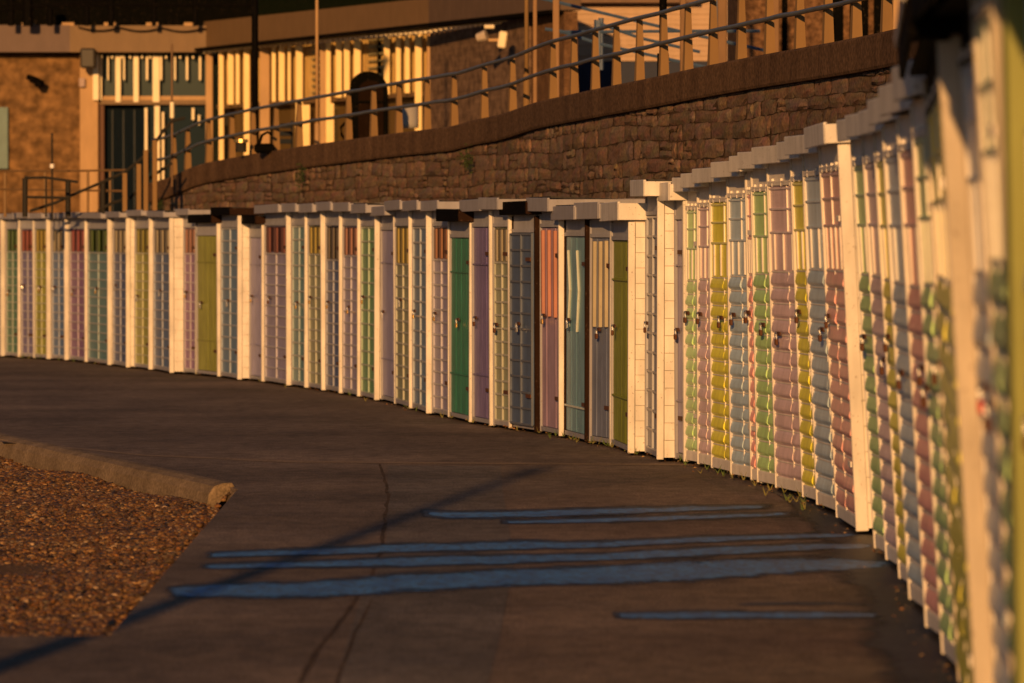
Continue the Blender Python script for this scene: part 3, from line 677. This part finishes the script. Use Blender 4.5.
# ------------------------------------------------------------ railing on the wall
postm = paint((.235,.14,.055), .8, .15, .2, 4)
railm = paint((.10,.115,.14), .4, .15, .3)
px = [168,182,203,226,247,270,293,342,367,392,420,447,477,505,545,566,587,608,631,655,679,704,732,760,790,818,846,876,902,930]
xs = WP[:, 3]
def s_of_x(x):
    k = int(np.argmax(xs >= x)); 
    if xs[k] < x: k = len(xs)-1
    if k == 0: return 0.
    t = (x-xs[k-1])/(xs[k]-xs[k-1]); return float(WL[k-1]+(WL[k]-WL[k-1])*t)
rl = thing('wall_railing', 'two bar railing on tapered tan posts following the wall top', 'railing', Matrix.Translation((WP[0][0], WP[0][1], WP[0][2])))
ri = Vector((-WP[0][0], -WP[0][1], -WP[0][2])); RH = .575
tops = []
for x in px:
    s = s_of_x(x); q = wall_at(s); b0 = Vector((q[0]+q[3]*.08, q[1]+q[4]*.08, q[2]-.01))+ri
    mb = MB(); wt, wb = .022, .042; hh = RH+.035
    M = Matrix(((q[4], q[3], 0, b0.x), (-q[3], q[4], 0, b0.y), (0,0,1,b0.z), (0,0,0,1)))
    mb.add([(-wb,-wb,0),(wb,-wb,0),(wb,wb,0),(-wb,wb,0),(-wt,-wt,hh),(wt,-wt,hh),(wt,wt,hh),(-wt,wt,hh)], [(0,3,2,1),(4,5,6,7),(0,1,5,4),(1,2,6,5),(2,3,7,6),(3,0,4,7)], postm, M)
    mb.build('post', rl); tops.append((q, b0))
for hgt in (RH, RH*.52):
    P = []
    for s in np.arange(0, s_of_x(945), .5):
        q = wall_at(s); P.append(Vector((q[0]+q[3]*.03, q[1]+q[4]*.03, q[2]+hgt+random.uniform(-.004, .004)))+ri)
    MB().tube(P, .02, railm, 8).build('rail', rl, smooth=True)

# helper boxes measured at a depth
def fbox(mb, x0, x1, y0, y1, Y, th, m, org, bev=0):
    a = at(x0, y1, Y)-org; b = at(x1, y0, Y)-org
    mb.box(a.x, b.x, a.y, a.y+th, a.z, b.z, m, None, bev); return mb

# ------------------------------------------------------------ buildings on the upper level
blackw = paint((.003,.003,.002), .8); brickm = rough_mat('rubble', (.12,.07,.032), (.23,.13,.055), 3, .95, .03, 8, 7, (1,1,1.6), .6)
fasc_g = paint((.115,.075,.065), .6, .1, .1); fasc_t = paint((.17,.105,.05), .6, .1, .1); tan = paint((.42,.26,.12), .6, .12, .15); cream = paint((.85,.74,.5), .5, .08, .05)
glass_m = None
def glassy(c, rough=.08):
    m, nt, b = new_mat('dark_glass'); b.inputs['Base Color'].default_value = (*c, 1); b.inputs['Roughness'].default_value = rough; b.inputs['Specular IOR Level'].default_value = .08
    n = nt.nodes.new('ShaderNodeTexNoise'); n.inputs['Scale'].default_value = 1.5; bp = nt.nodes.new('ShaderNodeBump'); bp.inputs['Distance'].default_value = .01
    nt.links.new(n.outputs[0], bp.inputs['Height']); nt.links.new(bp.outputs[0], b.inputs['Normal']); return m
glass_m = glassy((.012,.022,.03)); glass_b = glassy((.13,.085,.032))  # second glass browned to carry the golden reflections
O = Vector((at(100, 200, 85).x, 85, 1.86))
bA = thing('seafront_shop', 'stone fronted seafront building with dark shop window and a long fascia, upper left', 'building', Matrix.Translation(O))
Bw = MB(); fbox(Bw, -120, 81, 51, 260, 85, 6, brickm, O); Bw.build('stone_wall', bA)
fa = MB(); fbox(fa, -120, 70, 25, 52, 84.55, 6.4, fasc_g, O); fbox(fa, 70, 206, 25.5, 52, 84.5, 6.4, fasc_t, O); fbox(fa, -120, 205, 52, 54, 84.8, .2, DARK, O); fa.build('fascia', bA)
up = MB(); fbox(up, -160, 330, -110, 27, 86.5, 4, blackw, O); up.build('upper_storey', bA)  # black colour stands in for shade on this storey
cap = MB()
for x in (27, 68, 110, 152, 190): fbox(cap, x-6, x+6, 22.5, 26, 84.6, .4, tan, O)
cap.build('coping_caps', bA)
pl = MB(); fbox(pl, 80, 98, 54, 260, 84.8, .5, tan, O, .01); fbox(pl, 93, 98.5, 54, 100, 84.7, .1, cream, O); pl.build('pilaster', bA)
fr = MB(); fbox(fr, 98, 206, 100, 104.5, 84.9, .15, fasc_t, O); fbox(fr, 100, 206, 96, 100, 84.95, .12, tan, O)
for x, wd, yb in ((101,1.4,100),(108,1.2,80),(118,5,102),(124,1.5,80),(136,5,102),(147,2,80),(156,6.5,102),(161,2,80),(175,1.5,80),(187,2,80),(200,2,80)):
    fbox(fr, x-wd/2, x+wd/2, 55, yb, 84.86, .12, cream, O)
for x in (101.5,112,122,130,142,150,166,180,193): fbox(fr, x-.9, x+.9, 56, 58.5, 84.8, .05, cream, O)
for x, wd, y0, y1 in ((146,2.5,108,170),(157,5,106,200),(163,2,112,190),(193,2.5,108,120),(199,2,115,125),(97.7,1.6,104,240)): fbox(fr, x-wd/2, x+wd/2, y0, y1, 84.86, .1, cream, O)
fr.build('window_frame', bA)
pn = MB(); fbox(pn, 98, 206, 54, 101, 85.1, .05, glassy((.03,.05,.055), .2), O); fbox(pn, 144, 206, 104, 260, 85.1, .05, glass_m, O); pn.build('pane', bA)
dr = MB(); fbox(dr, 98.5, 104, 104, 260, 84.95, .1, paint((.10,.04,.02), .6), O); fbox(dr, 104, 144, 104, 260, 85.2, .08, paint((.006,.011,.018), .8), O)
for k in range(3): fbox(dr, 112+k*11, 113+k*11, 110, 250, 85.17, .03, paint((.02,.03,.04), .6), O)
dr.build('door', bA)
# angled wing
P0 = Vector((at(205, 60, 84.6).x, 84.6)); P1 = Vector((at(430, 60, 76).x, 76)); P2 = Vector((at(575, 60, 69.5).x, 69.5))
def on(x):
    u = (x-CX)/F
    for a, b in ((P0, P1), (P1, P2)):
        d = b-a; t = (u*a.y-a.x)/(d.x-u*d.y)
        if t <= 1.0001 or b is P2: return a+d*t
def zy(y, Y): return at(512, y, Y).z
O2 = Vector((P0.x, P0.y, 1.86))
bB = thing('glazed_wing', 'angled seafront wing with golden reflections painted as uprights over dark glass behind the railing', 'building', Matrix.Translation(O2))
def seg(mb, xa, xb_, za, zb_, m, off=0, th=.3):
    a, b = on(xa), on(xb_); d = (b-a).normalized(); n = Vector((-d.y, d.x))   # behind
    if n.x < 0: n = -n
    ps = [a+n*off, b+n*off, b+n*(off+th), a+n*(off+th)]
    ta = za if isinstance(za, tuple) else (za, za); tb = zb_ if isinstance(zb_, tuple) else (zb_, zb_)
    zs0 = [ta[0], ta[1], ta[1], ta[0]]; zs1 = [tb[0], tb[1], tb[1], tb[0]]
    v = [(p.x-O2.x, p.y-O2.y, z-O2.z) for p, z in zip(ps, zs0)]+[(p.x-O2.x, p.y-O2.y, z-O2.z) for p, z in zip(ps, zs1)]
    mb.add(v, [(0,3,2,1),(4,5,6,7),(0,1,5,4),(1,2,6,5),(2,3,7,6),(3,0,4,7)], m)
FZ0, FZ1 = 4.80, 5.27
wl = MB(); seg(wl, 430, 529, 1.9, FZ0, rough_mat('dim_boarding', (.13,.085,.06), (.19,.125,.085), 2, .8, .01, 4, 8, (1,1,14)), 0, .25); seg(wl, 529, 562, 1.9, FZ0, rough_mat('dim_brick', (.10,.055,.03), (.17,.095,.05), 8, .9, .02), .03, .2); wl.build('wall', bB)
fs_ = MB(); seg(fs_, 204.5, 430, FZ0+.02, FZ1, fasc_t, -.02, 3); seg(fs_, 430, 562, FZ0+.02, FZ1+.3, paint((.13,.085,.055), .6), -.02, .3)
seg(fs_, 206, 562, FZ0-.03, FZ0+.018, DARK, -.2, .3); fs_.build('fascia', bB)
ed = MB()
for k in range(60):
    x = 210+k*5.0
    seg(ed, x, x+1.5, FZ0-.075, FZ0-.035, cream, -.12, .05)
seg(ed, 208, 512, FZ0-.05, FZ0-.036, cream, -.10, .03); ed.build('scalloped_edge', bB)
r3 = MB(); seg(r3, 240, 430, FZ1+.02, FZ1+.9, paint((.008,.012,.005), .7), .3, 1.5); r3.build('roof', bB)
gl = MB(); seg(gl, 206, 430, 1.9, FZ0-.04, glass_b, .25, .1); gl.build('pane', bB)
zt = zy(99, 80)
um = [(206,213,0),(219,224,1),(228,234,1),(236,240,1),(244,250,1),(260,270,0),(272,276,1),(279,285,1),(288,291,1),(296,303,1),(320,326,0),(326,331,1),(336,342,1),(344,350,1),(354,361,1),(384,390,1),(396,401,1),(405,410,1),(415,422,1),(427,431,0)]
lowk = {219,244,296,326,206,260,415,320,427}
gold = paint((.86,.64,.27), .45, .08, .05)  # gold paint stands in for golden reflections in the wing's glass
for a, b, k in um:
    u_ = MB(); c = on((a+b)/2); w_ = (b-a)/F*c.y/2; full = a in lowk
    z0 = 1.9 if full else zt; M = Matrix.Translation((c.x-O2.x, c.y-O2.y, 0))
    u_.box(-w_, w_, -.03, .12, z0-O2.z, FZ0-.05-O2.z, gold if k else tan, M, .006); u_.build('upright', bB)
u_ = MB()
for a, b in ((302,310),(329,334)): 
    c = on((a+b)/2); w_ = (b-a)/F*c.y/2; u_.box(-w_, w_, -.02, .1, 0, zt-.08-O2.z, gold, Matrix.Translation((c.x-O2.x, c.y-O2.y, 0)))
seg(u_, 214, 430, zt-.05, zt+.02, fasc_t, .05, .12); u_.build('transom', bB)
cu = MB()
for x in np.arange(214, 428, 2.9): seg(cu, x, x+random.uniform(1., 1.8), zt+.02, FZ0-.06, paint((.55,.38,.14), .6), .15, .07)  # dim gold slats added to lighten the gaps like reflections
cu.build('reflection_slats', bB)
# mullion grid between the uprights
for xa, xb_ in ((306,319),(362,383),(423,427)):
    g_ = MB(); seg(g_, (xa+xb_)/2-.5, (xa+xb_)/2+.5, zt, FZ0-.06, DARK, .09, .05)
    for z in np.linspace(zt+.1, FZ0-.1, 8): seg(g_, xa, xb_, z, z+.03, paint((.28,.24,.12), .6), .1, .05)
    g_.build('glazing_bars', bB)

# pale boarded building upper right
O3 = Vector((at(660, 70, 75).x, 75, 2.2)); bC = thing('clapboard_house', 'pale peach clapboard building seen between the railing posts, upper right', 'building', Matrix.Translation(O3))
m_ = MB(); peach = paint((.46,.32,.215), .6, .08, .05)
for k in range(24):
    y1 = 61-k*5.2; fbox(m_, 572, 762, y1-5.0, y1, 75-.02*(k % 2), 2.6, peach, O3)
fbox(m_, 573, 761, -70, 61, 75.06, 3, DKBROWN, O3)
m_.build('wall', bC); m_ = MB(); fbox(m_, 570, 764, 61.5, 140, 75.02, 2.7, paint((.008,.016,.05), .6), O3); m_.build('plinth', bC)
m_ = MB(); fbox(m_, 548, 700, -4, 2.5, 74.7, .2, paint((.16,.09,.05), .6), O3); m_.build('sill', bC)
O4 = Vector((at(830, 60, 58).x, 58, 2.5)); bD = thing('brick_outbuilding', 'dim brown brick building with black doorways behind the railing, upper right', 'building', Matrix.Translation(O4))
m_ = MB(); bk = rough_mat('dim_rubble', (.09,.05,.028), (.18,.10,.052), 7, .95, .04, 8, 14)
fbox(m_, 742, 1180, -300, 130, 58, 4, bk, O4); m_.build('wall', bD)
for a, b in ((829,843),(850,868),(874,886),(782,787)):
    m_ = MB(); fbox(m_, a, b, -60, 100, 57.9, .08, blackw, O4); m_.build('doorway', bD)
m_ = MB(); fbox(m_, 893, 901, -60, 100, 57.7, .25, tan, O4); fbox(m_, 918, 924, -60, 100, 57.7, .25, gold, O4); fbox(m_, 903, 916, -60, 100, 57.75, .2, paint((.22,.10,.03), .6), O4); m_.build('jamb', bD)
# brown posts behind (canopy)
for x, w_, y1, lb in ((683,6,110,'brown upright post behind the railing, left one of the wide pair'),(722,9,110,'broad brown post behind the railing in front of the clapboard building'),(775,8,100,'brown post behind the railing where clapboard meets brick')):
    p = at(x, 85, 50); h = MB(); h.box(-w_/100/2, w_/100/2, -.04, .04, 0, 3.2, paint((.20,.115,.055), .7), None, .008); o = h.build('canopy_post', loc=(p.x, p.y, 2.5)); tag(o, lb, 'post', 'brown posts behind the wall railing')
for x, w_, Y, lb in ((535,5,56,'tall tan post beside the boarded wall, leftmost of the tall posts'),(556,8,54,'tall brown post right of the boarded wall corner')):
    p = at(x, 105, Y); h = MB(); h.box(-w_/100/2*.9, w_/100/2*.9, -.04, .04, 0, 3.2, paint((.26,.15,.07), .7), None, .008); o = h.build('canopy_post', loc=(p.x, p.y, 2.4)); tag(o, lb, 'post', 'brown posts behind the wall railing')
# sloping ramp railing behind
def pipes(name, label, Y, lines, posts, m, pm, r=.02):
    o0 = at(*lines[0][0], Y); t = thing(name, label, 'railing', Matrix.Translation(o0))
    for ln in lines: MB().tube([at(x, y, Y)-o0 for x, y in ln], r, m, 6).build('rail', t)
    for (x, y0, y1, rr) in posts: MB().tube([at(x, y1, Y+.02)-o0, at(x, y0, Y+.02)-o0], rr, pm, 6).build('post', t)
    return t
blr = paint((.05,.09,.17), .5)
pipes('ramp_railing', 'blue railing sloping down to the right behind the wall railing', 56, [[(540,-2),(615,16),(700,36),(790,56)],[(545,29),(560,31),(600,44),(700,66),(770,82)],[(560,32),(700,31),(760,31)],[(595,22),(640,38),(700,52)]], [(598,20,62,.045),(601,18,70,.03),(715,0,95,.05)], blr, blr)
# stairs railing at left
darkr = paint((.03,.028,.025), .5)
pipes('stair_railing', 'dark handrail climbing in steps from the huts up to the wall railing', 65, [[(30,211),(55,203),(70,196),(98,184),(125,172),(140,160),(152,148),(163,131),(172,121),(185,118)],[(98,211),(112,203),(130,198),(140,188),(150,178),(160,171),(172,163)]],
      [(68,180,217,.035),(103,181,217,.035),(26,176,217,.022)], darkr, darkr, .022)
pipes('level_railing', 'level dark railing in front of the stone building at far left', 67, [[(-20,171),(70,171),(126,170)],[(-20,189),(125,191)]], [(5,171,217,.02),(45,171,217,.018),(88,172,217,.018),(110,171,217,.015)], paint((.12,.07,.03), .6), paint((.22,.13,.05), .6), .016)
pipes('gate_frame', 'low dark square frame of rails left of the thin white tipped pole', 64, [[(25,178),(45,177.5),(78,182)],[(26,197),(70,198)]], [(25,178,217,.035),(46,178,217,.012)], darkr, darkr, .02)
for x, y0, lb in ((125,173,'tan baluster at the foot of the steps, leftmost of three'),(139,164,'tan baluster on the steps, middle of three'),(146,150,'tan baluster on the steps, rightmost of three'),(155,140,'short tan baluster next to the wall end')):
    p = at(x, 215, 64.6); q = at(x, y0, 64.6); h = MB(); h.box(-.03, .03, -.03, .03, 0, q.z-p.z, postm, None, .005); o = h.build('baluster', loc=p); tag(o, lb, 'post', 'tan balusters on the steps')
# lamp posts and poles
def pole(name, label, cat, x, Y, zb, ztop, r, m, extra=None):
    p = at(x, 100, Y); t = thing(name, label, cat, Matrix.Translation((p.x, Y, zb)))
    MB().tube([(0,0,0),(0,0,ztop-zb)], r, m, 10, r2=r*.9).build('shaft', t, smooth=True)
    MB().tube([(0,0,0),(0,0,.5)], r*1.5, m, 10).build('base', t)
    if extra: extra(t, ztop-zb, r, m)
    return t
def head(t, h, r, m):
    mb = MB(); mb.tube([(0,0,h),(0,0,h+.25)], r*1.2, m, 8, r2=.16); mb.tube([(0,0,h+.25),(0,0,h+.34)], .16, m, 8, r2=.03); mb.build('lantern', t)
pole('lamp_post', 'tall black lamp post behind the left part of the railing', 'lamp post', 255, 67, 2.4, 6.2, .048, DARK, head)
pole('lamp_post', 'black lamp post in front of the pale clapboard building', 'lamp post', 663, 46, 2.85, 5.6, .036, DARK, head)
pole('flag_pole', 'slim tan pole crossing the fascia in front of the glazed wing', 'pole', 317, 64, 2.6, 6.5, .022, tan)
pole('flag_pole', 'slim tan pole beside the boarded wall', 'pole', 526.5, 52, 2.85, 6.2, .024, postm)
p = at(172, 120, 66); t = thing('thin_pole', 'thin pole with pale sleeve in front of the dark shop window', 'pole', Matrix.Translation((p.x, 66, 2.3)))
MB().tube([(0,0,0),(0,0,at(172,44,66).z-2.3)], .014, paint((.16,.09,.04), .6), 6).build('shaft', t); MB().tube([(0,0,at(172,118,66).z-2.3),(0,0,at(172,102,66).z-2.3)], .03, cream, 6).build('sleeve', t)
p = at(52, 120, 66); t = thing('thin_pole', 'thin dark pole with a small white tip before the stone wall', 'pole', Matrix.Translation((p.x, 66, 1.86)))
MB().tube([(0,0,0),(0,0,at(52,133,66).z-1.86)], .013, darkr, 6).build('shaft', t); MB().tube([(0,0,at(52,168,66).z-1.86),(0,0,at(52,164,66).z-1.86)], .03, WHITE, 6).build('tip', t)
# small fittings
def fit(name, label, cat, x0, x1, y0, y1, Y, th, m, bev=.01):
    p = at((x0+x1)/2, y1, Y); q = at(x1, y0, Y); h = MB(); h.box(-(q.x-p.x), q.x-p.x, 0, th, 0, q.z-p.z, m, None, bev); return tag(h.build(name, loc=p), label, cat)
fit('alarm_box', 'dark square box on the pilaster under the fascia', 'box', 80, 95, 48, 68, 84.2, .3, paint((.035,.03,.025), .5), .03)
fit('wall_sign', 'pale blue board at the left photo edge on the stone wall', 'sign', -8, 8, 107, 169, 84.9, .04, paint((.14,.22,.22), .6))
fit('small_notice', 'small pale notice on the pilaster below the dark box', 'notice', 79, 85, 78, 87, 84.7, .03, paint((.4,.3,.28), .6))
h = MB(); h.tube([at(28,77,84.8)-at(37,82,84.8), Vector((0,-.1,.03)), at(42,83,84.6)-at(37,82,84.8)], .05, DARK, 8); h.box(-.02,.1,-.3,.1,-.09,.0, DARK, None, .02)
tag(h.build('wall_lamp', loc=at(37, 82, 84.8)), 'dark curved lamp fixed on the stone wall', 'wall lamp')
for k, (x, lb) in enumerate(((36,''),)): pass
# floodlight
p = at(490, 38, 71.3); t = thing('floodlight', 'pale twin floodlight with cream housing on the corner of the boarded wall', 'floodlight', Matrix.Translation(p))
MB().box(-.02, .25, -.05, .05, -.05, -.01, tan).build('bracket', t); MB().box(.12, .24, -.12, .05, -.12, .12, cream, Matrix.Rotation(.15, 4, 'Y'), .02).build('housing', t)
MB().tube([(-.18,-.02,.0),(-.05,-.06,.04)], .06, paint((.5,.42,.34), .4), 10, r2=.08).build('lamp_head', t); MB().tube([(-.08,0,.16),(.06,0,.16)], .03, cream, 8).build('sensor', t)
# dark round topped seat
p = at(369, 141, 66); t = thing('hooded_seat', 'black round topped hooded seat standing behind the railing', 'seat', Matrix.Translation(p))
def arch(w0, w1, h, y0, y1, m, a0=0, skew=0.0):
    mb = MB(); n = 14; vs = []; fs = []
    for yy in (y0, y1):
        vs.append((w0, yy, 0))
        for k in range(n+1):
            t_ = math.pi*(1-k/n); cx_ = (w0+w1)/2; rx = (w1-w0)/2
            vs.append((cx_+rx*math.cos(t_), yy, h-rx*1.1+rx*1.1*math.sin(t_)**.8))
        vs.append((w1, yy, 0))
    L_ = n+3
    fs.append(tuple(range(L_))); fs.append(tuple(range(L_, 2*L_))[::-1])
    for k in range(L_-1): fs.append((k, k+L_, k+1+L_, k+1))
    mb.add(vs, fs, m); return mb
arch(-.26, .24, .92, 0, .5, blackw).build('hood', t)
arch(-.14, .19, .80, -.02, -.002, paint((.012,.006,.003), .8)).build('inner_panel', t)
MB().box(-.16, .20, -.05, -.02, .50, .53, blackw).build('cross_rail', t)
MB().tube([(-.3,-.02,.25),(-.37,-.02,.18),(-.36,-.02,.08),(-.3,-.02,0)], .02, blackw, 6).build('armrest', t)
# stacked chairs
p = at(284, 150, 64); t = thing('slatted_bench', 'dark slatted bench back behind the railing beside the black lamp post', 'bench', Matrix.Translation(p))
for k in range(3): MB().box(-.13, .1, 0, .03, .08+k*.1, .14+k*.1, paint((.02,.024,.03), .5), None, .006).build('slat', t)
for xx in (-.13, .1): MB().box(xx-.015, xx+.015, .035, .06, 0, .38, darkr).build('leg', t)
p = at(241, 152, 63); t = thing('round_stool', 'small round stool with a glinting metal rim behind the railing', 'stool', Matrix.Translation(p))
MB().tube([(0,0,.0),(0,0,.12)], .07, darkr, 12).build('leg', t); MB().tube([(0,0,.12),(0,0,.16)], .09, BRASS, 14).build('seat', t)
p = at(266, 153, 62); t = thing('low_chair', 'low black chair with curved arm left of the slatted bench', 'chair', Matrix.Translation(p))
MB().box(-.15, .1, 0, .2, 0, .12, blackw, None, .03).build('seat', t); MB().tube([(-.08,0,.12),(-.05,0,.22),(.02,0,.26),(.08,0,.22)], .02, blackw, 6).build('armrest', t)
# glasshouse planter right of seat
p = at(409, 128, 68); t = thing('glass_lantern', 'pale glass lantern jar behind the railing right of the hooded seat', 'lantern', Matrix.Translation(p))
MB().tube([(0,0,0),(0,0,.05),(0,0,.3)], .13, paint((.34,.33,.32), .2), 12).build('jar', t, smooth=True); MB().tube([(0,0,.3),(0,0,.34)], .08, darkr, 12).build('lid', t)
# upper dark railing, cable, plants on the wall
pipes('upper_railing', 'black railing silhouetted above the long fascia at the top left', 84, [[(-20,13),(60,4),(130,-3)],[(-20,5),(340,5)]], [(11,-5,26,.05),(28,-20,26,.09),(50,8,26,.05),(87,-8,26,.04),(111,-8,26,.05),(154,-8,26,.04),(195,-8,26,.04)], DARK, DARK, .03)
P = []
for x in np.linspace(78, 206, 30): P.append(at(x, 27+3.5*abs(math.sin((x-78)/42*math.pi/1.0))+(x-78)*.01, 84.42))
o = MB().tube([q-P[0] for q in P], .012, DARK, 5).build('cable', loc=P[0]); tag(o, 'thin dark cable looping along the fascia', 'cable')
def fern(x, y, hpx, label):
    s = s_of_x(x); q = wall_at(s); _, y_ = proj((q[0], q[1], 2.0)); z = 2.0+(y_-y)*q[1]/F
    org = Vector((q[0]-q[3]*.05, q[1]-q[4]*.05, z)); V = []; Fs = []; hh = hpx*q[1]/F
    for _ in range(260):
        a = random.uniform(-.07, .07); b = random.gauss(0, hh*.3); d = abs(random.gauss(.05, .04)); s_ = random.uniform(.01, .022); o = len(V)
        c = Vector((-q[3]*d-q[4]*a, -q[4]*d+q[3]*a, b))
        for _ in range(3): V.append(tuple(c+Vector((random.uniform(-s_, s_), random.uniform(-s_, s_), random.uniform(-s_, s_)))))
        Fs.append((o, o+1, o+2))
    me = bpy.data.meshes.new('wall_plant'); me.from_pydata(V, [], Fs); me.materials.append(paint((.035,.055,.015), .8)); o = bpy.data.objects.new('wall_plant', me); col.objects.link(o); o.location = org
    tag(o, label, 'plant')
fern(309, 176, 20, 'dark green plant growing from the stone wall, farther left one')
fern(477, 160, 16, 'dark green plant growing from the stone wall just under the coping dip')
fern(166, 205, 12, 'dark tuft on the wall end beside the steps')
# hillside closing the view
mb = MB(); hill_m = rough_mat('hillside', (.012,.018,.008), (.035,.04,.015), .3, .95, .2)
n = 24; vs = []; fs = []
for i in range(n+1):
    for j in range(5):
        x = -200+i*18; vs.append((x, 150+j*30+10*math.sin(i*.9), [1.5, 12, 26, 36, 40][j]*(1+.15*math.sin(i*1.3+j))))
for i in range(n):
    for j in range(4): a = i*5+j; fs.append((a, a+5, a+6, a+1))
mb.add(vs, fs, hill_m); struct(mb.build('hill', smooth=True), 'dark wooded hillside behind the buildings')

# lamp post near the camera, out of frame, whose long shadow crosses the promenade
SAZ, SEL = 7.6, 11.0
tip = G(545, 466); L0 = 27.4; bx = tip.x-L0*math.sin(R(SAZ)); by = tip.y-L0*math.cos(R(SAZ)); hh = L0*math.tan(R(SEL))
t = thing('lamp_post', 'promenade lamp post outside the left of the view whose shadow crosses the ground', 'lamp post', Matrix.Translation((bx, by, 0)))
MB().tube([(0,0,0),(0,0,hh-.4)], .095, DARK, 12, r2=.06).build('shaft', t, smooth=True); MB().tube([(0,0,0),(0,0,.9)], .11, DARK, 12).build('base', t)
mb = MB(); mb.tube([(0,0,hh-.4),(0,0,hh-.1)], .05, DARK, 8, r2=.12); mb.tube([(0,0,hh-.1),(0,0,hh)], .13, DARK, 8, r2=.03); mb.build('lantern', t)

# ------------------------------------------------------------ light
w = bpy.data.worlds.new('World'); sc.world = w; w.use_nodes = True; nt = w.node_tree
sky = nt.nodes.new('ShaderNodeTexSky'); sky.sky_type = 'NISHITA'; sky.sun_disc = False; sky.sun_elevation = R(SEL); sky.sun_rotation = R(180+SAZ)
sky.air_density = 1.0; sky.dust_density = .6; sky.ozone_density = 3.0
bg = nt.nodes['Background']; bg.inputs[1].default_value = .04; nt.links.new(sky.outputs[0], bg.inputs[0])
ld = bpy.data.lights.new('sun', 'SUN'); ld.energy = 4.5; ld.angle = R(.5); ld.color = (1, .50, .165); lo = bpy.data.objects.new('sun', ld); col.objects.link(lo)
dirn = Vector((math.sin(R(SAZ))*math.cos(R(SEL)), math.cos(R(SAZ))*math.cos(R(SEL)), -math.sin(R(SEL))))
lo.rotation_euler = dirn.to_track_quat('-Z', 'Y').to_euler(); lo.location = (0, 0, 30)
# ------------------------------------------------------------ camera
cd = bpy.data.cameras.new('camera'); cd.sensor_width = 36; cd.lens = 36*F/1024; cd.clip_end = 4000; cd.clip_start = .1
cd.dof.use_dof = True; cd.dof.focus_distance = 37.5; cd.dof.aperture_fstop = 3.9
co = bpy.data.objects.new('camera', cd); col.objects.link(co); co.location = (0, 0, HC); co.rotation_euler = (math.pi/2-TH, 0, 0); sc.camera = co
sc.view_settings.view_transform = 'Standard'; sc.view_settings.look = 'None'; sc.view_settings.exposure = 0; sc.view_settings.gamma = 1
